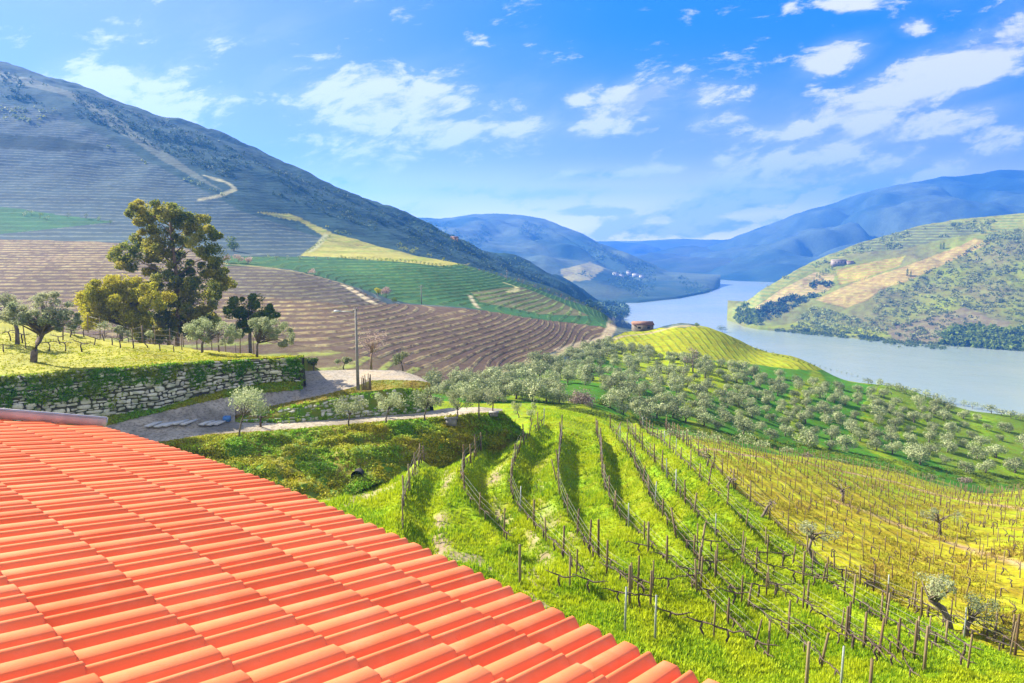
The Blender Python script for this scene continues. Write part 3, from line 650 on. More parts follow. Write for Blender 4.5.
M_pbark = simple_mat('reddish_bark', (.20,.13,.08), (.30,.21,.13), 2, bump=.8, bscale=8)
def mpost():
    m, nt, b = new_mat('weathered_wood', .9, .15); tc = nn(nt, 'ShaderNodeTexCoord').outputs['Object']; oi = nn(nt, 'ShaderNodeObjectInfo').outputs['Random']
    mp = nn(nt, 'ShaderNodeMapping'); mp.inputs['Scale'].default_value = (14, 14, 1.5); nt.links.new(tc, mp.inputs['Vector'])
    c = mixc(nt, oi, (.12,.075,.035), (.26,.20,.11)); c = mixc(nt, mth(nt, 'MULTIPLY', sstep(nt, noise(nt, 2, 4, .6, mp.outputs[0]), .4, .7), .6), c, (.10,.08,.06))
    nt.links.new(c, b.inputs['Base Color']); return m
M_post = mpost()
M_steel = simple_mat('galvanised_steel', (.30,.32,.30), (.20,.22,.2), 6, .45, .1, spec=.5)
M_wire = simple_mat('wire_metal', (.24,.22,.19), None, 3, .5, 0)
M_conc = simple_mat('concrete', (.26,.25,.23), (.20,.19,.17), 2, .9, .4)
# ---- generic tree: limbs are tubes, crown is clumps of leaves; px lists are (x, y, radius) seen in the photo at distance Y
def tree(name, base, clumps, mat, n=120, leaf=.16, trunk=None, bark=None, tr=.16, label=None, cat='tree', group=None, flat=.8, bend=None, seed=1, shell=.45, depth=1., limbs=True, asp=.5, parts=True):
    base = np.asarray(base, float); rt = empty(name, base); tag(rt, label, cat, group)
    C = np.array([c[:3] for c in clumps], float); Rr = np.array([[c[3], c[3]*depth, c[3]*flat] for c in clumps])
    mb = MB(); top = C.mean(0); g = random.Random(seed)
    if trunk is None:
        h = (C[:, 2].min()-base[2])*.9 if len(C) else 2.
        trunk = [base-np.array([0, 0, .25]), base+np.array([g.uniform(-.1, .1), 0, h*.35]), base+(top-base)*np.array([.25, .25, 0])+np.array([0, 0, h*.7]), base+(top-base)*np.array([.5, .5, 0])+np.array([0, 0, h])]
    trunk = np.asarray(trunk, float); fork = trunk[-1]
    mb.tube(trunk-base, np.linspace(tr, tr*.6, len(trunk)), 8, .12)
    if limbs:
        for i, c in enumerate(C):
            s_ = trunk[-1] if i % 2 else trunk[-2]*.4+trunk[-1]*.6
            if len(C) > 90:
                hz_ = c[2]-.45*np.linalg.norm((c-trunk[-1])[:2]); tz = trunk[:, 2]; hz_ = min(max(hz_, tz[1]), tz[-1]); s_ = np.array([np.interp(hz_, tz, trunk[:, k]) for k in range(3)])
                if i > 40: continue
            mid = s_*.5+c*.5+np.array([g.uniform(-.1, .1), g.uniform(-.1, .1), .10])*np.linalg.norm(c-s_)
            mb.tube(np.array([s_, mid, mid*.3+c*.7])-base, [tr*.32, tr*.2, tr*.06], 5)
    mb.build('trunk', bark or M_bark, rt, smooth=True)
    if n: leafmesh('crown', C-base, Rr, n, leaf, mat, rt, seed=seed, shell=shell, asp=asp)
    return rt
def pxc(lst, Y, g=None, spread=0.):
    g = g or random.Random(5); out = []
    for x, y, r in lst:
        Yc = Y+g.uniform(-1, 1)*spread; p = at(x, y, Yc); out.append((p[0], p[1], p[2], r*Yc/F))
    return out
def olive_px(bx, by, cr, seed, label, group=None, Y=None, mat=None, n=130, leaf=.15, name='olive_tree', tr=.11, cat='olive tree', extra=None, bark=None, shell=.4, trunkpx=None):
    """base pixel, crown (cx,cy,rx,ry)"""
    p = pick(bx, by) if Y is None else at(bx, by, Y); Yb = p[1]; g = random.Random(seed); cl = []
    for (cx, cy, rx, ry) in (cr if isinstance(cr, list) else [cr]):
        k = max(5, int(rx*ry/14)); k = min(k, 20); rr = max(.42*ry, .3*rx)
        for i in range(k):
            a = g.uniform(0, 2*pi); q = math.sqrt(g.random())*.72; dd = g.uniform(-.7, .7)*rx*Yb/F
            c = at(cx+rx*q*cos(a), cy+ry*q*sin(a), Yb+dd); cl.append((c[0], c[1], c[2], rr*g.uniform(.75, 1.2)*Yb/F))
    tk = None
    if trunkpx: tk = [p-np.array([0, 0, .3])]+[at(a, b, Yb) for a, b in trunkpx]
    return tree(name, p, cl, mat or M_olive, n, leaf, trunk=tk, tr=tr, seed=seed, label=label, group=group, flat=.8, cat=cat, bark=bark, shell=shell)
def sub(o, name):
    for c in o.children:
        if c.name.startswith(name): return c
def copy_thing(o, loc, rz=0, s=1., label=None, group=None):
    c = o.copy(); COL.objects.link(c); c.location = loc; c.rotation_euler = (0, 0, rz); c.scale = (s, s, s*R.uniform(.9, 1.1)) if not isinstance(s, tuple) else s
    for ch in o.children:
        k = ch.copy(); COL.objects.link(k); k.parent = c
    if label: c['label'] = label
    if group: c['group'] = group
    return c
# ================================================================= the house under the viewpoint
e_dir = np.array([-.76928, .63889, 0]); e_dir /= np.linalg.norm(e_dir); a_ = atan2(e_dir[0], e_dir[1])+pi/2; q_ = radians(12.4)
f_dir = np.array([sin(a_)*cos(q_), cos(a_)*cos(q_), -sin(q_)]); n_dir = np.cross(f_dir, e_dir)
P0 = ray(705, 683); P0 = P0/np.linalg.norm(P0)*3.42
house = empty('farmhouse', P0); tag(house, 'house under the viewpoint with a bright terracotta tiled roof and pale verge capping', 'house')
def rf(t, s, h): return e_dir*t+f_dir*s+n_dir*(h-.034+.105*math.sin(pi*min(max((t-.2)/6.3, 0), 1)))
TW, TL = .2055, .3935
PROF = [(0, .004), (.035, .034), (.06, .040), (.21, .042), (.37, .041), (.40, .036), (.49, .008), (.52, .004), (.555, .006), (.61, .036), (.645, .045), (.715, .044), (.755, .036), (.87, .009), (.93, .003), (1.0, .001)]
def tile_mb():
    V = []; Q = []; Tt = []
    rt = MB(); nP = len(PROF)
    for it in range(-13, 34):
        for js in range(-13, 1):
            t0 = it*TW; s1 = js*TL+.0; jt = R.uniform(-.0035, .0035); jl = R.uniform(-.004, .004); lift = .020+R.uniform(-.002, .002)
            v = []
            for k, (qq, hh) in enumerate(PROF):
                t = t0-qq*(TW+.004)+TW+jt
                v.append(rf(t, s1-TL-.03, hh+.001)); v.append(rf(t, s1-.006+jl, hh+lift)); v.append(rf(t, s1+jl, hh+lift-.004)); v.append(rf(t, s1+jl-.002, hh+lift-.018))
            q = []
            for k in range(nP-1):
                a = k*4; b = a+4
                q += [[a, a+1, b+1, b], [a+1, a+2, b+2, b+1], [a+2, a+3, b+3, b+2]]
            rt.add(v, np.array(q)[:, ::-1])
    return rt
mb = tile_mb(); nv_ = len(PROF)*4
nt_tiles = mb.n//nv_; trnd = np.repeat(np.random.default_rng(3).random(nt_tiles), nv_)
m, nt, b = new_mat('terracotta_tile', .6, .16); tc = nn(nt, 'ShaderNodeTexCoord').outputs['Object']; at_ = nn(nt, 'ShaderNodeAttribute'); at_.attribute_name = 'rnd'
c = mixc(nt, at_.outputs['Fac'], (.83,.21,.078), (.72,.15,.05)); nz = noise(nt, 5, 5, .65, tc)
c = mixc(nt, mth(nt, 'MULTIPLY', sstep(nt, nz, .45, .75), .35), c, (.74,.29,.15)); c = mixc(nt, mth(nt, 'MULTIPLY', sstep(nt, noise(nt, 45, 3, .7, tc), .62, .8), .35), c, (.40,.08,.05))
nt.links.new(c, b.inputs['Base Color']); bp = nn(nt, 'ShaderNodeBump'); bp.inputs['Strength'].default_value = .12; bp.inputs['Distance'].default_value = .01
nt.links.new(noise(nt, 120, 3, .7, tc), bp.inputs['Height']); nt.links.new(bp.outputs[0], b.inputs['Normal'])
nt.links.new(mth(nt, 'MULTIPLY_ADD', nz, .25, .5), b.inputs['Roughness']); M_tile = m
V_ = np.concatenate(mb.v); Q_ = np.concatenate(mb.q)
# cut along the far verge
k3 = P0.dot(n_dir)
def on_plane(x, y): d = ray(x, y); return d*(k3/d.dot(n_dir))-P0
va, vb_ = on_plane(0, 420.5), on_plane(118, 429.5); vd = (vb_-va)/np.linalg.norm(vb_-va); vn_ = np.cross(n_dir, vd)
if vn_.dot(e_dir) < 0: vn_ = -vn_
me = mesh_np('tiled_roof', V_, Q_, M_tile, attrs={'rnd': trnd}, link=False, smooth=False)
import bmesh
bm = bmesh.new(); bm.from_mesh(me); bmesh.ops.bisect_plane(bm, geom=bm.verts[:]+bm.edges[:]+bm.faces[:], plane_co=va, plane_no=vn_, clear_outer=True); bm.to_mesh(me); bm.free()
o = bpy.data.objects.new('tiled_roof', me); COL.objects.link(o); o.parent = house
# verge capping: grey-pink mortar band ending short of the eave
x1 = on_plane(105, 428.6)
mb = MB(); yd = Vector(vd); zd = Vector(n_dir); xd = yd.cross(zd)
Mr = np.array([[xd[i], yd[i], zd[i]] for i in range(3)])
L_ = 7.5; endp = x1; ctr = endp-vd*(L_/2)+vn_*.075+n_dir*.055
mb.box(ctr, (.15, L_, .075), M=Mr); mb.box(ctr+n_dir*.043, (.11, L_-.02, .012), M=Mr)
mb.build('verge_cap', simple_mat('verge_mortar', (.52,.44,.41), (.42,.36,.34), 5, .8, .3), house)
# roof boarding and walls below
mb = MB()
TA, TB = -2.6, None
def corner(t, s, h): return rf(t, s, h)
tv = va.dot(e_dir)-.12
pts = [corner(-2.6, -5.0, -.02), corner(-2.6, -.06, -.02), corner(6.45, -.06, -.02), corner(6.85, -5.0, -.02)]
low = [p+np.array([0, 0, -.12]) for p in pts]
mb.add(pts+low, [[0,1,2,3],[7,6,5,4],[0,4,5,1],[1,5,6,2],[2,6,7,3],[3,7,4,0]]); mb.build('roof_deck', simple_mat('roof_timber', (.25,.16,.10), None, 4), house)
mb = MB(); ins = [corner(-2.4, -4.8, -.16), corner(-2.4, -.45, -.16), corner(6.2, -.45, -.16), corner(6.5, -4.8, -.16)]
bt = [np.array([p[0], p[1], -16.9-P0[2]]) for p in ins]
mb.add(ins+bt, [[0,1,2,3],[7,6,5,4],[0,4,5,1],[1,5,6,2],[2,6,7,3],[3,7,4,0]]); mb.build('wall', simple_mat('white_plaster', (.72,.70,.65), (.62,.60,.55), .8), house)
# ================================================================= dry stone walls
M_stone = None
def mstone():
    m, nt, b = new_mat('field_stone', .9, .2); a = nn(nt, 'ShaderNodeAttribute'); a.attribute_name = 'rnd'; tc = nn(nt, 'ShaderNodeTexCoord').outputs['Object']
    c = mixc(nt, a.outputs['Fac'], (.78,.73,.58), (.45,.42,.33)); c = mixc(nt, mth(nt, 'MULTIPLY', sstep(nt, noise(nt, 1.2, 4, .6, tc), .45, .62), .6), c, (.26,.28,.10))
    c = mixc(nt, mth(nt, 'MULTIPLY', sstep(nt, noise(nt, 9, 4, .7, tc), .5, .7), .5), c, (.22,.2,.17)); nt.links.new(c, b.inputs['Base Color'])
    bp = nn(nt, 'ShaderNodeBump'); bp.inputs['Strength'].default_value = .6; bp.inputs['Distance'].default_value = .04; nt.links.new(noise(nt, 12, 4, .7, tc), bp.inputs['Height']); nt.links.new(bp.outputs[0], b.inputs['Normal']); return m
M_stone = mstone(); M_gap = simple_mat('wall_gaps', (.06,.05,.035), (.10,.10,.04), 2)
def stone_face(B, T, hmin, hmax, wmin, wmax, proud, seed, cover=1.):
    """B, T: lines along the wall foot and top"""
    g = random.Random(seed); d = np.r_[0, np.cumsum(np.linalg.norm(np.diff(B, axis=0), axis=1))]; L = d[-1]
    def P(a, h):
        a = min(max(a, 0), L); bb = np.array([np.interp(a, d, B[:, k]) for k in range(3)]); tt = np.array([np.interp(a, d, T[:, k]) for k in range(3)]); return bb+(tt-bb)*h
    Vs = []; Qs = []; rn = []; n0 = 0; H = np.linalg.norm(T-B, axis=1).max(); z = 0.
    t0 = B[-1]-B[0]; out = np.cross(t0/np.linalg.norm(t0), (T-B).mean(0)/np.linalg.norm((T-B).mean(0))); out /= np.linalg.norm(out)
    if out[1] > 0: out = -out
    while z < H:
        h = g.uniform(hmin, hmax); a = g.uniform(-wmax, 0)
        while a < L:
            w = g.uniform(wmin, wmax)*(1.25 if g.random() < .15 else 1); z0 = z+g.uniform(-.2, .2)*h; z1 = z0+h*g.uniform(.6, 1.1)
            Hh = np.linalg.norm(P(a+w/2, 1)-P(a+w/2, 0))
            if z1 < Hh*1.03 and a > -.05 and a+w < L+.1 and g.random() < cover:
                gp_ = .03; c = [(a+gp_, z0+gp_*.6), (a+w-gp_, z0+gp_*.6), (a+w-gp_, z1-gp_*.4), (a+gp_, z1-gp_*.4)]
                c = [(x+g.uniform(-.3, .3)*w*.5, y+g.uniform(-.26, .26)*h) for x, y in c]
                cx = sum(x for x, y in c)/4; cy = sum(y for x, y in c)/4; pr = proud*g.uniform(.5, 1.4)
                oc = []
                for i in range(4):      # eight-sided outline
                    x0, y0 = c[i]; x2, y2 = c[(i+1) % 4]; oc += [(x0*.8+x2*.2, y0*.8+y2*.2), (x0*.2+x2*.8, y0*.2+y2*.8)]
                base = [P(x, y/Hh)-out*.06 for x, y in oc]; mid = [P(x*.93+cx*.07, (y*.93+cy*.07)/Hh)+out*pr*.7 for x, y in oc]; top = [P(x*.6+cx*.4, (y*.6+cy*.4)/Hh)+out*pr for x, y in oc]
                Vs += base+mid+top; q = []
                for i in range(8): j = (i+1) % 8; q += [[n0+i, n0+j, n0+8+j, n0+8+i], [n0+8+i, n0+8+j, n0+16+j, n0+16+i]]
                q += [[n0+16, n0+17, n0+18, n0+19], [n0+19, n0+20, n0+23, n0+16], [n0+20, n0+21, n0+22, n0+23]]; Qs += q; rn += [g.random()]*24; n0 += 24
            a += w
        z += h
    return np.array(Vs), np.array(Qs), np.array(rn)
wb = pts3(W_BASE, xs7); wt0 = pts3(W_TOP, xs7)
rw = empty('stone_retaining_wall', (0, 0, 0)); tag(rw, 'tall curving dry stone retaining wall below the lawn, its top draped in ivy', 'wall')
# wall body
off = np.array([0, .55, 0]); loft('wall_core', [wb-np.array([0, 0, .6]), wt0-np.array([0, 0, .06]), wt0+off-np.array([0, 0, .06]), wb+off-np.array([0, 0, .6])], 3, M_gap, kind=None, parent=rw, smooth=False)
endl = np.array([wb[-1]-np.array([0, 0, .6]), wb[-1]+np.array([0.1, 4, -.3])]); endt = np.array([wt0[-1], wt0[-1]+np.array([.1, 4, .1])])
V1, Q1, r1 = stone_face(wb, wt0, .14, .42, .22, .95, .13, 5) 
mesh_np('stones', V1, Q1, M_stone, rw, attrs={'rnd': r1})
cc = []; cr = []
for i in range(2600):
    x = R.uniform(-60, 303); k = np.interp(x, xs7, np.arange(len(xs7))); k = int(k)
    h = 1-abs(R.gauss(0, .30))*(1.5 if x > 110 else 2.2); nmask = float(fbm(np.array([x*.05]), np.array([h*2.2]), 3, 5)[0])
    if h < .05: h = R.uniform(0, 1)
    lim = .30 if x < 110 else .62
    if x < 110: lim = .42
    if h < lim and nmask < .16: continue
    if nmask < -.28: continue
    p = wb[k]+(wt0[k]-wb[k])*min(h, 1.0); cc.append(p+np.array([0, -.13, .03])); s_ = R.uniform(.16, .42); cr.append((s_, s_*.35, s_*.8))
leafmesh('ivy', cc, cr, 16, .16, M_ivy, rw, seed=4, shell=.2)
lw = empty('low_stone_wall', (0, 0, 0)); tag(lw, 'low mossy stone wall holding the bank between the two road levels', 'wall')
lb = pts3(LR_FAR, xs4); lt = pts3(VB_TOP, xs4)
loft('wall_core', [lb-np.array([0, .05, .3]), lb+(lt-lb)*.5+np.array([0, -.1, .1]), lt], 3, M_bankg, kind=None, parent=lw, namp=.15)
V1, Q1, r1 = stone_face(lb, lb+(lt-lb)*.93, .16, .32, .3, .8, .09, 15, .86)
mesh_np('stones', V1, Q1, M_stone, lw, attrs={'rnd': np.clip(r1+.35, 0, 1)})
cc = []; cr = []
for i in range(420):
    x = R.uniform(240, 430); k = int(np.interp(x, xs4, np.arange(len(xs4)))); h = R.random(); 
    if x < 395 and (.2 < h < .85 and R.random() < .8): continue
    p = lb[k]+(lt[k]-lb[k])*h; cc.append(p+np.array([0, -.1, .05])); s_ = R.uniform(.15, .4); cr.append((s_, s_*.5, s_*.7))
leafmesh('creeper', cc, cr, 16, .15, M_ivy, lw, seed=6, shell=.2)
# ================================================================= herbs and grass (uncountable)
def surf_pts(V, n, seed, jitter=True, cols=None):
    g = np.random.default_rng(seed); nr, nc = V.shape[:2]; i = g.random(n)*(nr-1.001); j = g.random(n)*(nc-1.001) if cols is None else cols[0]+g.random(n)*(cols[1]-cols[0])
    i0 = i.astype(int); j0 = j.astype(int); a = (i-i0)[:, None]; b_ = (j-j0)[:, None]
    return (V[i0, j0]*(1-a)+V[i0+1, j0]*a)*(1-b_)+(V[i0, j0+1]*(1-a)+V[i0+1, j0+1]*a)*b_
P = surf_pts(VBK, 6400, 3, cols=(60, VBK.shape[1]-1.01)); rr = np.random.default_rng(4).uniform(.10, .34, len(P))
leafmesh('bank_herbs', P+np.array([0, -.05, .03]), np.stack([rr, rr, rr*.8], 1), 20, .15, M_bankleaf, kind='stuff', seed=8, shell=.2, up=.3)
P = surf_pts(VLW[:18], 5000, 5, cols=(20, VLW.shape[1]-1.01)); rr = np.random.default_rng(4).uniform(.08, .25, len(P))
leafmesh('lawn_grass', P, np.stack([rr, rr, rr*.5], 1), 7, .13, M_lawnl, kind='stuff', seed=9, shell=.1, up=.4)
P = surf_pts(VGS, 1500, 13, cols=(80, VGS.shape[1]-1.01)); rr = np.random.default_rng(4).uniform(.10, .30, len(P))
leafmesh('verge_herbs', P+np.array([0, 0, .04]), np.stack([rr, rr, rr*.7], 1), 18, .14, M_bankleaf, kind='stuff', seed=10, shell=.2, up=.3)
P = surf_pts(VV2, 900, 24); rr = np.random.default_rng(4).uniform(.06, .16, len(P))
leafmesh('verge_grass', P, np.stack([rr, rr, rr*.6], 1), 10, .10, M_straw, kind='stuff', seed=21, shell=.2, up=.3)
P = surf_pts(VVG, 1300, 14, cols=(100, VVG.shape[1]-1.01)); rr = np.random.default_rng(4).uniform(.06, .16, len(P))
leafmesh('verge_grass', P, np.stack([rr, rr, rr*.6], 1), 10, .10, M_straw, kind='stuff', seed=11, shell=.2, up=.3)
def tufts(name, P, h, mat, nb=5, seed=1, spread=.6):
    g = np.random.default_rng(seed); N = len(P)*nb; C = np.repeat(P, nb, 0); H = np.repeat(h, nb)*(.6+.8*g.random(N)); th = g.random(N)*2*pi
    ln = g.random(N)*spread; d = np.stack([np.cos(th), np.sin(th), np.zeros(N)], 1); s_ = np.stack([-np.sin(th), np.cos(th), np.zeros(N)], 1)
    w_ = (H*.16)[:, None]; b0 = C+d*(H*.3*g.random(N))[:, None]-np.array([0, 0, .03])
    V = np.stack([b0-s_*w_, b0+s_*w_, b0+d*(H*ln)[:, None]+np.array([0, 0, 1])*(H*np.sqrt(1-.6*ln**2))[:, None]], 1).reshape(-1, 3)
    o = mesh_np(name, V, np.arange(N*3).reshape(-1, 3), mat, attrs={'rnd': np.repeat(g.random(N), 3)}); tag(o, kind='stuff'); return o
Gz = gz.reshape(GU.shape)
def gheight(u, Y):
    i = np.interp(np.log(Y), np.log(YS_), np.arange(len(YS_))); j = np.interp(u, US_, np.arange(len(US_))); i0 = np.minimum(i.astype(int), len(YS_)-2); j0 = np.minimum(j.astype(int), len(US_)-2); a = i-i0; b_ = j-j0
    return (Gz[i0, j0]*(1-a)+Gz[i0+1, j0]*a)*(1-b_)+(Gz[i0, j0+1]*(1-a)+Gz[i0+1, j0+1]*a)*b_
def gsample(f, u, Y):
    i = np.clip(np.round(np.interp(np.log(Y), np.log(YS_), np.arange(len(YS_)))).astype(int), 0, len(YS_)-1); j = np.clip(np.round(np.interp(u, US_, np.arange(len(US_)))).astype(int), 0, len(US_)-1); return f.reshape(GU.shape)[i, j]
g = np.random.default_rng(12); N = 220000; u = g.uniform(-.5, .80, N); Y = np.exp(g.uniform(math.log(24), math.log(92), N)); z = gheight(u, Y)
px_, py_ = pix(np.stack([u*Y, Y, z], 1)); isst = gsample(st.astype(float), u, Y) > .5; ea = gsample(earth, u, Y)
ok = (px_ > 240) & (px_ < 1040) & (py_ < 700) & (py_ > 405) & ~((px_ < 705) & (py_ > 427+(px_-105)*.4267+6) & ((py_ > 427+(px_-105)*.4267+230) | (g.random(N) < .45))) & (g.random(N) > ea*.85) & ~((px_ < 529) & (py_ < np.interp(px_, [b[0] for b in BANK_BOT], [b[1] for b in BANK_BOT])))
nz_ = fbm(u*Y*.4, Y*.4, 3, 61)
P = np.stack([u*Y, Y, z], 1); hh = (.10+.16*g.random(N)+.12*np.clip(nz_*2, -.4, 1))
k = ok & ~isst & (nz_ > -.7); tufts('grass_tufts', P[k], np.clip(hh[k], .06, .4), M_grass, 5, 3)
k = ok & isst & (g.random(N) < .45) & (nz_ > -.1); tufts('dry_grass_tufts', P[k], np.clip(hh[k]*.8, .05, .3), M_straw, 4, 4)
# ================================================================= big trees on the terrace
YT = 86.
def bigtree(px_clumps, base_px, Y, mat, name, label, rs, n, leaf, tr, trunk_px, seed, bark=None, spread=2.2, cat='tree', shell=.5):
    g = random.Random(seed); cl = pxc([(x, y, r) for x, y, r in px_clumps], Y, g, spread)
    more = []
    for c in cl:
        for k in range(5):
            a = g.uniform(0, 2*pi); q = c[3]*g.uniform(.5, .95); more.append((c[0]+q*cos(a), c[1]+g.uniform(-1, 1)*c[3]*1.3, c[2]+q*sin(a)*.8, c[3]*g.uniform(.35, .6)))
    base = at(base_px[0], base_px[1], Y); base[2] = min(base[2], drop(base[0], base[1], 20))
    tk = [base-np.array([0, 0, .3])]+[at(a, b, Y) for a, b in trunk_px]
    return tree(name, base, cl+more, mat, n, leaf, trunk=tk, bark=bark, tr=tr, label=label, seed=seed, flat=.85, cat=cat, shell=shell)
PC = [(150,335),(140,328),(165,335),(192,318),(172,300),(190,292),(165,245),(190,222),(145,255),(210,322),(188,330),(200,322),(176,322),(162,318),(168,211),(138,213),(149,222),(185,222),(157,233),(193,230),(207,233),(180,241),(202,247),(135,244),(121,254),(152,247),(132,261),(168,258),(216,255),(185,268),(206,270),(157,274),(224,283),(213,291),(199,283),(180,291),(155,291),(205,302),(185,308),(166,311),(188,324),(168,324),(176,213),(145,209),(172,281),(150,300),(195,316),(215,275)]
bigtree([(x, y, R.uniform(8.8, 11.8)) for x, y in PC], (176,342), 88, M_pine, 'pine_tree', 'tall irregular dark green pine rising above the terrace lawn', 9, 300, .30, .30, [(177,325),(179,300),(176,270),(172,240),(170,215)], 41, M_pbark)
LC = [(88,316),(97,320),(84,300),(155,302),(140,322),(125,322),(112,312),(148,294),(121,283),(98,290),(110,294),(130,291),(118,302),(102,305),(91,308),(135,308),(124,313),(143,303),(108,314),(93,298),(136,296),(112,286)]
bigtree([(x, y, R.uniform(10, 13)) for x, y in LC], (120,338), 83, M_pineY, 'bushy_tree', 'broad yellow green bushy tree at the foot of the tall pine on its left', 9, 300, .26, .25, [(121,325),(122,312)], 42)
DC = [(150,318),(160,326),(140,322),(172,330),(190,328),(205,318),(196,332),(180,320),(152,330)]
bigtree([(x, y, R.uniform(8, 10)) for x, y in DC], (168,344), 90, M_dark, 'dark_shrub', 'dark dense undergrowth shrub around the foot of the tall pine', 9, 220, .25, .2, [(168,335),(168,328)], 43, cat='shrub')
RC = [(234,303),(257,300),(250,307),(266,311),(241,313),(257,319),(230,313),(271,319),(247,325),(262,328),(240,330)]
bigtree([(x, y, R.uniform(6.5, 8.5)) for x, y in RC], (250,350), 84, M_dark, 'evergreen_tree', 'small dark evergreen tree right of the pine behind the pale olive trees', 9, 260, .23, .25, [(250,338),(250,325)], 44)
bigtree([(36,302,9),(54,308,10),(20,306,9),(66,316,8),(44,316,9),(28,318,8),(58,324,7),(8,312,8),(75,322,6),(48,298,7),(16,318,7)], (33,361), 55, M_olive, 'olive_tree', 'large leaning silver olive tree on the lawn at the far left', 7, 150, .16, .28, [(34,352),(38,342),(44,331)], 45, M_bark, spread=1.2, cat='olive tree', shell=.25)
bigtree([(2,300,8),(-8,304,10),(10,308,7),(-14,312,9),(5,318,7)], (17,339), 62, M_olive, 'olive_tree', 'olive tree half out of the picture behind the leaning olive', 7, 130, .16, .2, [(17,330),(13,318)], 46, M_bark, spread=1., cat='olive tree', shell=.25)
bigtree([(190,328,8),(199,326,9),(212,327,9),(224,330,9),(235,334,7),(205,336,7),(228,339,6),(192,337,6)], (202,350), 67, M_olive, 'olive_tree', 'round pale olive tree at the lawn edge just below the pine', 7, 140, .16, .14, [(202,345),(204,339)], 47, M_bark, spread=.9, cat='olive tree', shell=.3)
bigtree([(254,324,7),(264,323,8),(275,326,8),(285,330,8),(289,339,6),(270,334,7),(258,332,6),(283,344,5)], (257,353), 67, M_olive, 'olive_tree', 'pale drooping olive tree at the right end of the lawn above the wall corner', 7, 140, .16, .14, [(257,348),(258,340)], 48, M_bark, spread=.9, cat='olive tree', shell=.3)
for i, (x, y, r, by) in enumerate([(105,326,6,336),(118,330,5,338),(128,334,5,342),(72,330,5,336),(150,334,4,342)]):
    leaf_ = tree('garden_shrub', at(x, by, 73), pxc([(x-r*.5, y, r*.8), (x+r*.5, y+1, r*.8), (x, y-2, r*.7)], 73), M_olive, 90, .18, tr=.05, seed=60+i, label=['grey green shrub at the lawn fence under the yellow tree','small shrub right of the yellow tree trunk by the fence','low shrub against the fence below the dark undergrowth','small shrub beside the leaning olive crown','tiny shrub near the leaning pale fence posts'][i], cat='shrub')
# ================================================================= olives along the lower road
RO = [((239,438),(243,400,27,15),'young olive tree beside the paved yard nearest the tiled roof'),((349,427),(350,405,17,10),'olive tree by the lower road second from the tiled roof'),((387,424),(389,401,15,12),'olive tree by the lower road, third in the row from the roof'),
      ((425,420),(426,397,17,14),'olive tree by the lower road below the ivy covered corner'),((457,418),(460,398,15,13),'olive tree beside the pale concrete culvert on the bank top'),((479,416),(478,397,12,12),'olive tree before the last one on the bank top'),((493,413),(497,396,12,12),'last olive tree where the bank top ends')]
for i, (b_, c_, lb_) in enumerate(RO):
    c_ = (c_[0], c_[1], c_[2]*1.25, c_[3]); olive_px(b_[0], b_[1], c_, 70+i, lb_, 'olive trees along the lower road', n=110, leaf=.16, tr=.08, mat=M_olive, shell=.25)
olive_px(519, 418, (518,407,8,8), 81, 'small olive behind the end of the bank, left of a pair', 'pair of olives behind the bank', n=90, leaf=.16, tr=.08)
olive_px(531, 422, (531,409,8,8), 82, 'small olive behind the end of the bank, right of a pair', 'pair of olives behind the bank', n=90, leaf=.16, tr=.08)
SB = [((314,369),(313,362,12,6),'low green shrub at the wall corner beside the turning place',M_bush),((344,369),(344,361,9,7),'shrub behind the turning place left of the lamp post',M_olive),((403,371),(402,360,12,9),'round olive shrub behind the right end of the turning place',M_olive),
      ((434,386),(434,376,10,10),'round grey olive at the corner of the terraced field',M_olive),((456,384),(455,373,7,8),'smaller olive right of the corner olive by the track',M_olive)]
for i, (b_, c_, lb_, mt) in enumerate(SB):
    pY = pick(b_[0], b_[1])[1]; pY = min(pY, 112)
    if b_[0] < 410: pY = 72
    olive_px(b_[0], b_[1], c_, 90+i, lb_, None, Y=pY, mat=mt, n=110, leaf=.2, tr=.09, name='olive_shrub', cat='shrub')
olive_px(371, 369, [(371,342,22,17)], 97, 'bare pinkish almond tree behind the lamp post', None, Y=72, mat=M_pink, n=26, leaf=.12, name='almond_tree', cat='tree', tr=.14, bark=M_pbark, shell=.1, trunkpx=[(371,360),(372,350)])
# lamp post
p = at(358, 386.5, 62.3); lp = empty('street_lamp', p); tag(lp, 'grey street lamp on a tall pole with one arm reaching left over the road', 'street lamp')
sc_ = 62.3/F; mb = MB(); H = (386.5-308)*sc_*1.01; mb.tube([[0, 0, -.3], [0, 0, H*.5], [0, 0, H]], [.15, .12, .085], 10); mb.build('pole', simple_mat('pole_grey', (.20,.18,.16), (.27,.25,.22), 2), lp, smooth=True)
mb = MB(); mb.tube([[0, 0, H-.35], [-.5, -.03, H-.25], [-1.3, -.05, H-.22]], [.035, .035, .03], 8); mb.build('arm', M_steel, lp, smooth=True)
mb = MB(); mb.box((-1.62, -.05, H-.2), (.62, .2, .09)); mb.box((-1.66, -.05, H-.13), (.42, .15, .06)); mb.box((-1.64, -.05, H-.255), (.46, .16, .03)); mb.build('lamp_head', simple_mat('lamp_grey', (.6,.6,.58), None, 2, .4), lp)
mb = MB()
for s_ in (-.12, .12): mb.tube([[s_, 0, H-.05], [s_, 0, H+.12]], [.03, .02], 6)
mb.box((0, 0, H-.05), (.4, .06, .06)); mb.build('bracket', M_steel, lp)
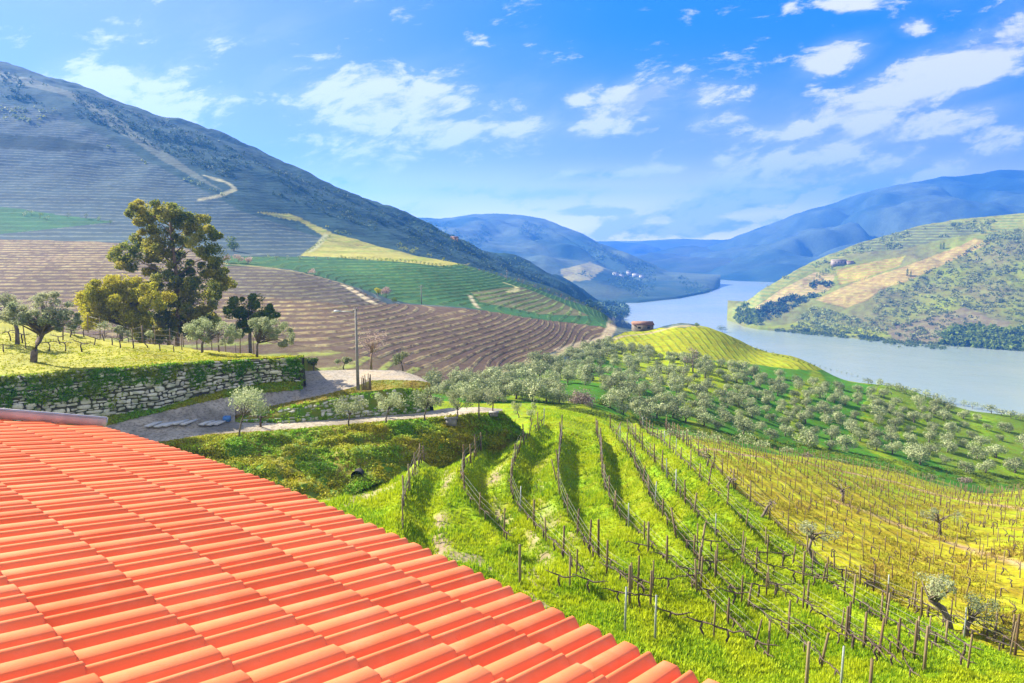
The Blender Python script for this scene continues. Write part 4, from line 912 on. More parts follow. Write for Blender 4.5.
# stake bundle by the lamp
p = at(366, 388, 61.8); sb = empty('stake_bundle', p); tag(sb, 'bundle of old grey stakes standing against the wall beside the lamp post', 'stakes'); mb = MB()
for i in range(9):
    x = -.35+i*.1; mb.tube([[x, 0, -.2], [x+R.uniform(-.08, .08), .1, R.uniform(.7, 1.35)]], [.05, .035], 6)
mb.build('stakes', M_post, sb)
p = at(261, 432, 55.3); o = MB(); o.tube([[0, 0, -.2], [0, 0, .7], [.02, 0, 1.35]], [.11, .09, .08], 8, .1); o.tube([[-.05, 0, 1.22], [-.45, .05, 1.32], [-.9, .1, 1.30]], [.08, .07, .05], 6); o.tube([[0, 0, 1.2], [.5, .05, 1.3]], [.07, .04], 6)
gpst = o.build('gate_post', M_barkd, loc=p); tag(gpst, 'dark wooden post with a crossbar at the fork of the two roads', 'post')
# culverts
for (x, y, w_, h_, lb_) in ((451.5,419,.95,.65,'pale concrete culvert block set in the bank top below an olive'), (494,413.5,.7,.3,'small flat concrete slab at the end of the bank top')):
    p = pick(x, y); o = MB(); o.box((0, -.05, -h_/2+.12), (w_, .5, h_)); o.box((0, -.05, .17), (w_+.25, .6, .1)); t = o.build('culvert_block', M_conc, loc=p+np.array([0, -.15, 0])); tag(t, lb_, 'culvert')
h_ = pickn(357, 476); p = h_[0]
dr = empty('drain_mouth', p); tag(dr, 'dark round drain mouth at the foot of the grassy bank', 'drain'); o = MB(); ang = np.linspace(0, 2*pi, 19)[:-1]
ring = []
for rr_, yy in ((.44, -.08), (.39, -.08), (.37, .8), (.0, .8)): ring += [[rr_*cos(a), yy, rr_*sin(a)*.95] for a in ang]
qs = [[k*18+i, k*18+(i+1) % 18, (k+1)*18+(i+1) % 18, (k+1)*18+i] for k in range(3) for i in range(18)]
o.add(ring, qs); o.build('pipe', simple_mat('hole_shade', (.015,.015,.013), (.03,.028,.025), 3), dr)  # near-black colour paints the shade inside the hole
# slabs laid out on the yard and a blue crate
sl_lab = 'pale flat stone slab lying in a row on the gravel yard'
M_slab = simple_mat('slab_stone', (.55,.54,.5), (.42,.41,.38), 3)
for i, (x, y) in enumerate([(155,424),(163,425),(171,424),(180,422.5),(189,422.5),(207,423),(214,423),(221,422.5)]):
    p = pick(x, y); o = MB(); o.box((0, 0, .05), (R.uniform(.48, .56), R.uniform(1.5, 1.9), .1), rz=-.22+R.uniform(-.04, .04))
    t = o.build('stone_slab', M_slab, loc=p); tag(t, sl_lab, 'slab', 'stone slabs on the yard')
p = pick(227, 421); o = MB(); o.box((0, 0, .04), (.5, .4, .08)); [o.box((sx*.24, 0, .22), (.03, .4, .36)) for sx in (-1, 1)]; [o.box((0, sy*.19, .22), (.46, .03, .36)) for sy in (-1, 1)]
t = o.build('blue_crate', simple_mat('blue_plastic', (.08,.22,.5), None, 3, .4), loc=p); tag(t, 'small blue plastic crate on the yard beside the young olive', 'crate')
# wire fence behind the lawn
fa = [(88,330,75.4),(100,336,74.8),(133,343,74),(143,344,73.8),(155,345,73.5),(170,347,73),(184,349,72.6),(197,350,72.3),(212,351.5,72),(226,352.5,71.7),(240,353.5,71.4),(254,355,71)]
fe = empty('wire_fence', at(*fa[5])); tag(fe, 'wire fence with pale and weathered posts along the back edge of the lawn', 'fence'); B0 = at(*fa[5])
tops = []
for i, f_ in enumerate(fa):
    b_ = at(*f_)-B0; h = 2.0 if i % 2 else 1.7; ln = R.uniform(-.12, .12) if i not in (4,) else -.55; tp = b_+np.array([ln, 0, h]); tops.append((b_, tp)); o = MB(); r_ = .10 if i == 3 else .055; o.tube([b_-np.array([0, 0, .3]), tp], [r_, r_*.85], 7); o.build('fence_post', M_post, fe)
for hfr in (.35, .62, .9):
    o = MB(); o.tube([b+(t-b)*hfr for b, t in tops], .012, 4); o.build('fence_wire', M_wire, fe)
# ================================================================= vines and posts
def vine_mesh(seed, arms=2, h=.62, L=.75):
    g = random.Random(seed); mb = MB(); x = g.uniform(-.12, .12); y = g.uniform(-.06, .06)
    tk = [[0, 0, -.12], [x*.5, y, h*.3], [x*1.4, -y, h*.62], [x*.6, y*.4, h]]; mb.tube(tk, [.055, .045, .04, .045], 6, .2)
    for a in range(arms):
        s_ = 1 if a % 2 else -1; p = np.array(tk[-1], float); pts = [p.copy()]
        for k in range(4): p = p+np.array([s_*L/4*g.uniform(.8, 1.2), g.uniform(-.06, .06), g.uniform(-.06, .08)]); pts.append(p.copy())
        mb.tube(pts, [.04, .034, .028, .022, .012], 5, .2)
        for k in range(3):
            q = pts[k+1]; mb.tube([q, q+np.array([g.uniform(-.08, .08), g.uniform(-.08, .08), g.uniform(.1, .28)])], [.014, .006], 4)
    return mb.build('grape_vine', M_barkd, smooth=True, link=False)
VM_ = [vine_mesh(s) for s in range(6)]; VS_ = [vine_mesh(20+s, arms=1, h=.55, L=.45) for s in range(4)]
def post_mesh(h, r, mat, seed):
    mb = MB(); mb.tube([[0, 0, -.3], [0, 0, h*.5], [R.uniform(-.03, .03), 0, h-.02], [R.uniform(-.03, .03), 0, h]], [r, r*.95, r*.85, r*.5], 7, .06); return mb.build('vine_post', mat, link=False)
PM_ = [post_mesh(R.uniform(1.6, 2.1), R.uniform(.05, .075), M_post, s) for s in range(6)]; PSt = post_mesh(1.9, .045, M_steel, 3); PSh = [post_mesh(R.uniform(1.1, 1.5), R.uniform(.028, .04), M_post, s) for s in range(5)]
def place(name, me, loc, rz=0, tilt=(0, 0), s=1.):
    o = bpy.data.objects.new(name, me); COL.objects.link(o); o.location = loc; o.rotation_euler = (tilt[0], tilt[1], rz); o.scale = (s, s, s); return o
ORD = ['first','second','third','fourth','fifth','sixth','seventh','eighth','ninth']
npost = nvine = 0
def gz_at(x, y): return float(gheight(np.array([x/y]), np.array([y]))[0])
for i, L in enumerate(ROWL):
    if i in (1, 3, 5, 7): L = L
    W = resample(L, .5); dcum = np.arange(len(W))*.5; nm = f'{ORD[i]} vine row counting from the grassy bank'
    step = 2.9; tops = []; k = R.uniform(0, 1.)
    while k < dcum[-1]:
        j = min(int(k/.5), len(W)-2); d = W[min(j+2, len(W)-1)]-W[max(j-2, 0)]; rz = atan2(d[1], d[0]); x, y = W[j][0], W[j][1]
        z = gz_at(x, y); P_ = (x+R.uniform(-.1, .1), y, z-.02)
        if inframe(P_, 10) and not under_roof((x, y, z+1.6)):
            lean = R.uniform(-.07, .07) if R.random() < .85 else R.uniform(-.4, .4)
            o = place('vine_post', PSt if (R.random() < .06) else R.choice(PM_), P_, R.uniform(0, 6), (R.uniform(-.05, .05), lean)); tag(o, f'wooden trellis post in the {nm}', 'post', 'trellis posts of the green vineyard'); npost += 1
            if 'steel' in o.data.materials[0].name: o['label'] = f'galvanised metal post in the {nm}'
        tops.append(((x, y, z), d)); k += step*R.uniform(.85, 1.15)
    k = .6
    while k < dcum[-1]:
        j = min(int(k/.5), len(W)-2); d = W[min(j+2, len(W)-1)]-W[max(j-2, 0)]; rz = atan2(d[1], d[0]); x, y = W[j][0], W[j][1]; z = gz_at(x, y)
        if inframe((x, y, z), 10) and not under_roof((x, y, z+.6)) and R.random() < .9:
            o = place('grape_vine', R.choice(VM_), (x, y, z-.02), rz+R.choice((0, pi))+R.uniform(-.15, .15), s=R.uniform(.85, 1.2)); tag(o, f'bare gnarled grape vine in the {nm}', 'vine', 'grape vines of the green vineyard'); nvine += 1
        k += 1.68*R.uniform(.8, 1.25)
    # wires
    wr = empty('trellis_wires', (tops[0][0][0], tops[0][0][1], tops[0][0][2])); tag(wr, f'thin training wires strung along the {nm}', 'wires')
    b0 = np.array(tops[0][0])
    for hh_ in (.62, 1.05, 1.4):
        o = MB(); o.tube([np.array(t[0])-b0+np.array([0, 0, hh_]) for t in tops], .008, 4); o.build('wire', M_wire, wr)
# extra posts standing in the foreground right
FP = [(625,632,1.9,1,''),(655,640,0,0,''),(520,585,0,0,''),(700,560,0,0,''),(806,690,0,0,''),(840,700,1,0,''),(870,690,0,0,''),(924,672,0,0,''),(886,612,0,0,''),(1015,655,0,0,'')]
fl = ['metal post standing alone closest to the roof edge','wooden post right of the lone metal post','short post beside the roof edge at the earth strip','leaning wooden post in mid slope','thick post cut by the bottom edge, left of a pair','pale metal post at the bottom edge between thick posts','thick brown post at the bottom edge, right of a pair','thin post right of the thick bottom posts','wooden post beyond the thick bottom posts','slim post near the right edge of the green slope']
for (x, y, a, st_, _), lb_ in zip(FP, fl):
    s_ = pick(x, min(y, 683)) if y <= 683 else at(x, y, 27.); z = gz_at(s_[0], s_[1]); o = place('vine_post', PSt if ('metal' in lb_) else R.choice(PM_), (s_[0], s_[1], z), 1., (0, .35 if 'leaning' in lb_ else R.uniform(-.04, .04)), 1.15); tag(o, lb_, 'post', 'trellis posts of the green vineyard'); npost += 1
# foreground cross rows below the last terrace, closest to the roof
for i, (pl, nm) in enumerate([([(560,592),(620,606),(700,632),(745,650),(790,668)], 'short vine row closest to the roof edge'), ([(590,560),(650,590),(720,600),(780,622),(850,650),(900,676)], 'curving vine row above the one closest to the roof'), ([(640,558),(700,578),(780,600),(860,635),(930,668)], 'third cross row up from the roof edge'), ([(690,545),(760,568),(840,598),(920,632),(1000,668)], 'fourth cross row up from the roof edge'), ([(760,560),(840,580),(920,606),(1000,640),(1030,655)], 'fifth cross row up from the roof edge')]):
    W = smooth_line([pick0(*p) for p in pl], .5, 4); k = .3
    while k < (len(W)-2)*.5:
        j = int(k/.5); d = W[j+1]-W[max(j-1, 0)]; x, y = W[j][:2]; z = gz_at(x, y)
        if not under_roof((x, y, z+.5)):
            o = place('grape_vine', R.choice(VM_), (x, y, z), atan2(d[1], d[0]), s=R.uniform(1.1, 1.4)); tag(o, f'thick gnarled grape vine in the {nm}', 'vine', 'grape vines of the green vineyard'); nvine += 1
            if j % 6 < 3:
                o = place('vine_post', R.choice(PM_), (x+.5, y, z), 1., (0, R.uniform(-.08, .08)), R.uniform(.9, 1.15)); tag(o, f'stout wooden post in the {nm}', 'post', 'trellis posts of the green vineyard'); npost += 1
        k += 1.35
# straw coloured plot: a lattice of stakes with small vines
L9 = np.vstack([ROWL[8][0]+(ROWL[8][0]-ROWL[8][3])*6, ROWL[8], ROWL[8][-1]+(ROWL[8][-1]-ROWL[8][-4])*6]); W9 = resample(L9, 1.)
cand = []
for r_ in range(1, 34):
    off_ = r_*2.15; k = R.uniform(0, 2)
    while k < len(W9)-2:
        j = int(k); d = W9[j+1]-W9[j]; d = d/np.linalg.norm(d[:2]); nx, ny = -d[1], d[0]
        if nx < 0: nx, ny = -nx, -ny
        x = W9[j][0]+nx*off_+R.uniform(-.15, .15); y = W9[j][1]+ny*off_+R.uniform(-.2, .2)
        if 25 < y < 108:
            u_ = x/y
            if abs(u_) < .9:
                z = gz_at(x, y); P_ = np.array([x, y, z])
                if inframe(P_, 4) and gsample(st.astype(float), np.array([u_]), np.array([y]))[0] > .5 and seen(P_+np.array([0, 0, .8])): cand.append((y, P_, atan2(d[1], d[0]), r_))
        k += 2.6*R.uniform(.85, 1.15)
cand.sort(key=lambda c: c[0]); nleft = 290; stuff_v = []
rm = MB()
def instance_into(mb, me_, loc, rz, s=1.):
    v = np.empty(len(me_.vertices)*3, np.float32); me_.vertices.foreach_get('co', v); v = v.reshape(-1, 3)*s; c_, s_ = cos(rz), sin(rz); v = v@np.array([[c_, -s_, 0], [s_, c_, 0], [0, 0, 1]]).T+np.asarray(loc)
    q = [list(p.vertices) for p in me_.polygons]; mb.add(v, [a for a in q if len(a) == 4], [a for a in q if len(a) == 3])
mv = MB(); nv2 = 298-nvine
for n_i, (y, P_, rz, r_) in enumerate(cand):
    me_ = R.choice(PSh)
    if n_i < nleft:
        o = place('vine_stake', me_, P_, R.uniform(0, 6), (R.uniform(-.08, .08), R.uniform(-.08, .08))); tag(o, 'thin wooden stake among many in the straw coloured vineyard plot', 'stake', 'stakes of the straw coloured vineyard')
    else: instance_into(rm, me_, P_, R.uniform(0, 6))
    vp = P_+np.array([cos(rz), sin(rz), 0])*1.2; vp[2] = gz_at(vp[0], vp[1])
    if R.random() < .8:
        if n_i < nv2: o = place('grape_vine', R.choice(VS_), vp, rz+R.choice((0, pi)), s=R.uniform(.8, 1.1)); tag(o, 'small bare grape vine among many in the straw coloured vineyard plot', 'vine', 'grape vines of the straw coloured vineyard')
        else: instance_into(mv, R.choice(VS_), vp, rz+R.choice((0, pi)), R.uniform(.8, 1.1))
if rm.n: tag(rm.build('vine_stakes', M_post), kind='stuff')
if mv.n: tag(mv.build('grape_vines', M_barkd), kind='stuff')
print('posts', npost, 'vines', nvine, 'cand', len(cand))
# vines on the terrace lawn
LV = [(4,352),(22,343),(49,351),(60,344),(65,351),(84,337),(94,345),(104,341),(112,345),(133,349),(148,348),(82,352),(36,340),(10,341),(120,348),(160,351),(174,352),(70,337)]
for i, (x, y) in enumerate(LV):
    p = pick(x, y); o = place('grape_vine', R.choice(VM_), p, R.uniform(-.4, .4), (0, R.uniform(-.25, .25)), R.uniform(1.0, 1.35)); tag(o, 'dark stubby grape vine growing on the terrace lawn above the stone wall', 'vine', 'vines on the terrace lawn')
for (x, y) in [(26,349),(133,345),(63,340),(182,350),(147,343),(155,345),(219,352),(236,353)]:
    p = pick(x, y); o = place('vine_post', R.choice(PM_), p, 0, (0, R.uniform(-.1, .1))); tag(o, 'slim post standing on the terrace lawn above the stone wall', 'post', 'posts on the terrace lawn')
# ================================================================= old trees in the straw plot
def old_tree(trunk, cl, label, seed, n=60, mat=None, tr=.16, leaf=.14):
    b_ = pick(*trunk[0]); Yb = b_[1]; tk = [b_-np.array([0, 0, .3])]+[at(a, c, Yb) for a, c in trunk[1:]]; g = random.Random(seed); C = []
    for (cx, cy, rx, ry) in cl:
        for i in range(9):
            a = g.uniform(0, 2*pi); q = math.sqrt(g.random())*1.0; c = at(cx+rx*q*cos(a), cy+ry*q*sin(a), Yb+g.uniform(-1.5, 1.5)); C.append((c[0], c[1], c[2], min(rx, ry)*.6*Yb/F))
    return tree('old_olive_tree', b_, C, mat or M_olive, n, leaf, trunk=tk, tr=tr, seed=seed, label=label, cat='olive tree', bark=M_bark, shell=.15)
old_tree([(843,502),(843,495),(842,490)], [(839,486,20,10)], 'nearly bare spreading tree standing in the middle of the straw coloured plot', 1, 18, M_twig)
old_tree([(940,535),(940,527),(939,520)], [(942,515,18,8),(928,512,9,5)], 'grey leaved old olive in the straw plot near the pink track', 2, 40)
old_tree([(823,566),(812,557),(809,549),(813,534)], [(824,533,15,7),(808,528,8,6)], 'bent old olive leaning left on the edge of the green slope', 3, 40)
old_tree([(952,632),(948,620),(943,609),(930,599)], [(931,584,17,12),(945,588,9,8)], 'thick leaning olive trunk low in the straw plot, left of a pair', 4, 70, tr=.24)
old_tree([(965,636),(966,627),(970,620)], [(982,608,16,14)], 'short olive with a round grey crown low in the straw plot, right of a pair', 5, 90, tr=.2)
old_tree([(707,467),(708,461),(711,456)], [(704,456,10,5)], 'stubby old trunk at the top of the line of old trees', 6, 14, M_twig, .12)
old_tree([(726,488),(729,483),(731,479)], [(731,478,6,4)], 'second stubby trunk down the line of old trees', 7, 10, M_twig, .12)
old_tree([(759,517),(764,514),(768,506),(772,503)], [(770,502,7,5)], 'bare bent trunk arching right on the line of old trees', 8, 8, M_twig, .13)
# ================================================================= gully hedge and shrubs
GH = [(587,424,11,9,M_twig),(620,430,8,6,M_twig),(632,433,9,7,M_olive_far),(648,436,8,7,M_twig),(657,437,10,8,M_olive_far),(670,434,9,7,M_olive_far),(684,434,10,7,M_olive_far),(700,436,9,6,M_olive_far),(716,438,9,6,M_olive_far),(745,438,11,8,M_olive_far),(762,444,9,5,M_olive_far),(787,450,8,4,M_olive_far),(807,456,8,4,M_twig),(839,462,10,4,M_olive_far),(872,467,10,4,M_olive_far),(900,473,9,4,M_twig),(930,477,8,4,M_olive_far),(965,480,9,4,M_twig)]
for i, (x, y, rx, ry, mt) in enumerate(GH):
    Yb = np.interp(x, [560, 700, 800, 900, 1024], [86, 95, 101, 107, 111]); b_ = at(x, y+ry, Yb); b_[2] = drop(b_[0], b_[1], 20)
    cl = pxc([(x-rx*.5, y, ry*.8), (x+rx*.5, y, ry*.8), (x, y-ry*.2, ry*.95), (x+rx*.1, y+ry*.3, ry*.8)], Yb, random.Random(i), .8)
    tree('hedge_shrub', b_, cl, mt, 80, .22, tr=.06, seed=200+i, label='pale scrubby shrub in the gully hedge between vineyard and olive grove', cat='shrub', group='shrubs of the gully hedge')
cc = []; cr = []
for i in range(1100):
    x = R.uniform(560, 1040); f_ = np.interp(x, [560,700,800,900,1040], [410,434,455,474,492]); y = f_-R.uniform(0, 12)*np.clip((x-620)/200, .3, 1); h_ = pickn(x, y)
    if h_ is None: continue
    p = h_[0]
    if p[1] < 88 or p[1] > 135: continue
    cc.append(p); s_ = R.uniform(.3, .8); cr.append((s_, s_, s_*.6))
leafmesh('gully_undergrowth', cc, cr, 26, .26, M_dark, kind='stuff', seed=33, shell=.3)
# ================================================================= olive grove
def grove_proto(seed, mat):
    g = random.Random(seed); rt = empty('grove_olive', (0, 0, 0)); C = []; 
    for i in range(11):
        a = g.uniform(0, 2*pi); q = math.sqrt(g.random())*g.choice((.9, 1.0, 1.2)); C.append((q*cos(a), q*sin(a), 1.35+g.uniform(-.6, .6)-q*.2))
    mb = MB(); mb.tube([[0, 0, -.3], [.08, 0, .4], [.02, .05, .8]], [.15, .12, .09], 6, .2)
    for c in C[:5]: mb.tube([[.02, .05, 1.0], [c[0]*.5, c[1]*.5, 1.3], c], [.07, .05, .02], 4)
    mb.build('trunk', M_bark, rt, smooth=True); leafmesh('crown', C, [(.72, .72, .6)]*len(C), 130, .2, mat, rt, seed=seed, shell=.6, out=1.5); return rt
GPo = [grove_proto(300+i, M_olive_far) for i in range(6)]; used = [False]*6
poly_g = [(430,392),(470,382),(520,372),(560,358),(605,345),(640,350),(660,358),(705,362),(745,372),(800,382),(860,392),(930,405),(1000,425),(1040,440),(1040,474),(1000,478),(930,470),(860,455),(800,447),(740,436),(690,425),(640,424),(600,408),(560,404),(520,402),(470,400)]
pts = []; tries = 0
# hand placed ones first, read from the photo
HP = [(472,362+22),(498,376),(528,372),(548,366),(568,360),(585,353),(600,352),(614,357),(628,360),(648,352),(660,359),(604,382),(635,384),(655,392),(640,398),(683,400),(720,400),(650,372),(668,377),(688,386),(708,385),(700,372),(760,388),(778,396),(830,450),(945,464),(986,473),(1015,473),(996,458),(722,415),(740,425),(700,418),(686,372),(600,375),(585,385),(570,378),(555,388),(540,380),(525,392),(510,384),(490,388)]
for x, y in HP: pts.append((x, y))
def sz(y): return np.interp(y, [345, 380, 410, 440, 470], [11, 17, 21, 27, 34])
while len(pts) < 298 and tries < 60000:
    tries += 1; x = R.uniform(430, 1036); y = R.uniform(345, 480)
    if not inpoly(np.array([x]), np.array([y]), poly_g)[0]: continue
    dens_ = .5+float(fbm(np.array([x*.012]), np.array([y*.03]), 2, 91)[0])*1.3
    if 640 < x < 700 and 382 < y < 428 and R.random() < .75: continue
    if y > 436 and R.random() < .55: continue
    if 562 < x < 606 and y > 384: continue
    if R.random() > .35+dens_: continue
    s_ = sz(y)*(.50 if x < 620 else .54)
    if any(abs(a-x) < s_ and abs(b_-y)*1.9 < s_ for a, b_ in pts): continue
    pts.append((x, y))
ng = 0
for x, y in pts:
    p = pick(x, y)
    if p[1] < 90 or p[1] > 330: continue
    k = R.randrange(6); s_ = R.choice((.75, .88, .98, 1.08, 1.18, 1.28))*R.uniform(.92, 1.1)*(1.12 if y > 445 else 1.)*(.95 if x > 600 else 1.05)
    if x < 600: lb_ = 'olive tree crowded in the shaded left part of the grove beyond the bank'
    elif y < 375: lb_ = 'small olive tree near the top of the grove below the yellow field'
    elif x < 800: lb_ = 'silvery olive tree in the middle of the sunny grove above the gully'
    elif y < 430: lb_ = 'olive tree in the upper right of the grove towards the river'
    else: lb_ = 'larger silvery olive tree low on the right of the grove near the gully'
    if not used[k]: o = GPo[k]; used[k] = True; o.location = p; o.rotation_euler = (0, 0, R.uniform(0, 6)); o.scale = (s_, s_, s_); o['label'] = lb_
    else: o = copy_thing(GPo[k], p, R.uniform(0, 6), s_, lb_)
    o['category'] = 'olive tree'; o['group'] = 'olive trees of the grove'; ng += 1
print('grove', ng)
# bare purple tree with a dark bush
olive_px(583, 418, [(582,402,18,15)], 401, 'large leafless purplish tree at the lower left of the olive grove', None, Y=100, mat=M_twig, n=150, leaf=.22, name='leafless_tree', cat='tree', tr=.2, shell=.2)
olive_px(600, 412, [(602,404,9,11)], 402, 'dark evergreen bush tucked right of the leafless purplish tree', None, Y=103, mat=M_dark, n=120, leaf=.25, name='dark_bush', cat='bush', tr=.1)
olive_px(693, 372, [(690,356,9,10)], 403, 'taller pinkish bare tree at the top of the grove', None, mat=M_twig, n=60, leaf=.3, name='leafless_tree', cat='tree', tr=.2, shell=.2)
# ================================================================= far trees
def small_tree(x, y, rx, ry, mat, label, name='hill_tree', group=None, cat='tree', n=60, k=4):
    p = pick(x, y+ry*.9); Y = p[1]; sc2 = Y/F; g = random.Random(int(x*7+y)); C = []
    for i in range(k): c = at(x+g.uniform(-.5, .5)*rx, y+g.uniform(-.4, .4)*ry, Y+g.uniform(-.4, .4)*rx*sc2); C.append((c[0], c[1], c[2], .62*min(rx, ry)*sc2))
    return tree(name, p, C, mat, n, .16*ry*sc2+.08, tr=.05*ry*sc2+.03, seed=int(x+y), label=label, cat=cat, group=group, limbs=False)
small_tree(234,243,8,9,M_dark,'dark round tree standing alone among the terraces behind the pine', n=120)
for x, y, rx in ((228,258,6),(238,258,7),(248,259,6)): small_tree(x, y, rx, 5, M_pink, 'pale blossoming tree in a short row right of the pine top', 'blossoming_tree', 'blossoming trees beside the pine', n=90)
small_tree(312,271,6,3.5,M_pink,'pale blossoming bush on the ridge of the brown terraces','blossoming_tree', n=80)
small_tree(386,292,8,6.5,M_pink,'pale pink blossoming tree beside the dirt ramp','blossoming_tree', n=120); small_tree(378,291,4,6,M_pineY,'narrow tan tree left of the pink tree at the dirt ramp', n=80); small_tree(394,299,4,4,M_dark,'small dark bush right of the pink tree at the dirt ramp','dark_bush',cat='bush')
small_tree(697,324,5,3,M_dark,'small bush on the crest against the river'); small_tree(722,328,7,4.5,M_dark,'dark round tree on the crest against the river', n=100)
for i, x in enumerate(np.linspace(338, 452, 30)):
    y = np.interp(x, [338, 400, 452], [257, 260, 266])+R.uniform(-.8, .8); small_tree(x, y, R.uniform(1.6, 3), R.uniform(1.6, 2.6), R.choice((M_dark, M_dark, M_olive_far)), 'small tree in the line along the top of the green field', group='trees lining the green field', n=36, k=3)
for i, t in enumerate(np.linspace(0, 1, 9)): small_tree(307+t*22, 251-t*15, 2.4, 2.2, M_dark, 'dark shrub in the hedge beside the hairpin track', 'hedge_shrub', 'hedge beside the hairpin track', 'shrub', n=36, k=3)
for x, y, r in ((268,256,2.5),(277,258,3),(288,257,2.5),(300,257,3),(316,258,2.2),(328,258,2.5)): small_tree(x, y, r, r, M_olive_far, 'small tree between the blossoming row and the green field', group='small trees left of the green field', n=36, k=3)
for x, y in ((24,213),(31,212),(40,215),(47,217),(68,215),(86,216),(98,218),(110,221)): small_tree(x, y, 3.6, 3.2, R.choice((M_olive_far, M_dark)), 'small tree along the path above the far left green field', group='trees at the far left green field', n=40, k=3)
for i, x in enumerate(np.linspace(458, 600, 34)):
    y = np.interp(x, [458, 500, 540, 578, 600], [265, 274, 288, 302, 311])+R.uniform(-2, 1); small_tree(x, y, R.uniform(1.6, 3.2), R.uniform(1.6, 2.8), R.choice((M_dark, M_bush, M_twig)), 'small tree on the edge above the river end of the green field', group='trees at the river end of the green field', n=30, k=3)
for i, x in enumerate(np.linspace(735, 868, 26)):
    y = np.interp(x, [735, 800, 868], [341, 360, 378])+1; small_tree(x, y, R.uniform(1.5, 2.6), R.uniform(1.2, 1.8), R.choice((M_bush, M_dark, M_olive_far)), 'small bush dotted along the crest above the river', 'crest_bush', 'bushes along the crest', 'bush', n=30, k=3)
for i, x in enumerate(np.linspace(868, 1020, 17)):
    y = np.interp(x, [868, 940, 1024], [379, 396, 415])+1; small_tree(x, y, R.uniform(7, 10), R.uniform(4, 6), M_olive_far, 'olive tree on the crest at the right with the river behind', 'crest_olive', 'olives along the crest', 'olive tree', n=70, k=4)
for x, r in ((610,3),(616,3.5),(622,3.2),(628,3.5),(633,3)): small_tree(x, 322, r, 3, M_olive_far, 'round tree in the short row left of the shed', group='trees left of the shed', n=60, k=3)
# poles
for (x, y0, y1, lb_) in ((421.5,304,285,'pale utility pole standing in front of the green field'),(507,281,270,'small utility pole at the hairpin above the far green field')):
    p = pick(x, y0); s_ = p[1]/F; H = (y0-y1)*s_; t = empty('utility_pole', p); tag(t, lb_, 'utility pole', 'utility poles'); o = MB(); o.tube([[0, 0, -.3], [0, 0, H]], [.16, .11], 7); o.build('pole', M_conc, t); o = MB(); o.box((0, 0, H-.5), (1.5, .1, .1)); [o.tube([[a, 0, H-.5], [a, 0, H-.25]], .05, 5) for a in (-.65, 0, .65)]; o.build('crossarm', M_conc, t)
# shed and houses
M_roofred = simple_mat('old_roof_tile', (.18,.09,.06), (.25,.14,.09), 1.5); M_wallw = simple_mat('limewash', (.62,.60,.56), (.5,.48,.44), .8); M_hole = simple_mat('dark_opening', (.02,.02,.02)); M_ochre = simple_mat('ochre_plaster', (.62,.34,.10), (.55,.3,.1), .8); M_rubd = simple_mat('dark_rubble', (.16,.13,.1), (.10,.09,.07), 1.2); M_rub = simple_mat('rubble_wall', (.34,.27,.2), (.24,.2,.16), 1.2)
def building(name, x, y, wpx, hpx, dpt, wall, roof, label, cat='house', group=None, gable=.35, nwin=3, rz=0., door=True):
    p = pick(x, y); s_ = p[1]/F; w_ = wpx*s_; h = hpx*s_*(1-gable); rh = hpx*s_*gable; d = dpt; t = empty(name, p+np.array([0, d/2, 0]), rz); tag(t, label, cat, group)
    o = MB(); o.box((0, 0, h/2-1.), (w_, d, h+2.)); o.build('wall', wall, t)
    o = MB(); e = .3; o.add([[-w_/2-e, -d/2-e, h+.01], [w_/2+e, -d/2-e, h+.01], [w_/2+e, d/2+e, h+.01], [-w_/2-e, d/2+e, h+.01], [-w_/2-e, 0, h+rh], [w_/2+e, 0, h+rh]], [[0,1,5,4],[2,3,4,5],[3,2,1,0]], [[0,4,3],[1,2,5]]); o.build('roof', roof, t)
    for k in range(nwin):
        xx = -w_/2+w_*(k+.5)/nwin; o = MB(); o.box((xx, -d/2-.01, h*.58), (min(1., w_/nwin*.4), .06, h*.34)); o.build('window', M_hole, t)
    return t
building('field_shed', 644, 331, 19, 9, 6, M_rubd, M_roofred, 'low stone shed with a reddish roof on the crest above the river', 'shed', nwin=2)
building('hillside_house', 454, 240, 6.5, 3.6, 8, M_ochre, M_roofred, 'tiny ochre house on the ridge of the left mountain', 'house', nwin=2)
for i, (x, y, w_, h_) in enumerate([(616,276,5,3.6),(622,277,4,2.6),(629,275.5,4,4.6),(636,276.5,6,3.2),(642,278,4,3)]): building('village_house', x, y, w_, h_, 14, M_wallw, M_conc, ['white house at the left end of the valley village','small white house left of the tower house','narrow white tower house of the valley village','long white house right of the tower house','small white house at the right end of the village'][i], 'house', 'white houses of the valley village', gable=.25)
building('ruined_farmhouse', 840, 265, 13, 5.5, 9, M_rub, M_rub, 'roofless looking stone farmhouse on the hill across the river', 'house', gable=.15, nwin=4); building('farm_outbuilding', 851, 264, 6, 3, 6, M_rub, M_roofred, 'small outbuilding right of the stone farmhouse across the river', 'house', nwin=1)
def cypress(x, y, h, label, group, wdt=.17):
    p = pick(x, y); s_ = p[1]/F; H = h*s_; t = empty('cypress_tree', p); tag(t, label, 'cypress', group); C = [(0, 0, H*f_) for f_ in (.18, .34, .5, .66, .82)]; Rr = [(H*wdt*a, H*wdt*a, H*.17) for a in (.8, 1, .95, .75, .4)]
    o = MB(); o.tube([[0, 0, -.5], [0, 0, H*.3]], H*.03, 5); o.build('trunk', M_barkd, t); leafmesh('crown', C, Rr, 60, H*.08, M_dark, t, seed=int(x), shell=.5)
for x, y, h in ((907,276,8),(910.5,277,6.5)): cypress(x, y, h, f'{"taller" if h > 7 else "shorter"} cypress of the pair on the tan field across the river', 'cypress pair on the tan field')
for x, y, h in ((940.5,249,6),(943.5,249,7)): cypress(x, y, h, f'{"shorter" if h < 6.5 else "taller"} cypress of the pair at the field corner across the river', 'cypress pair at the field corner')
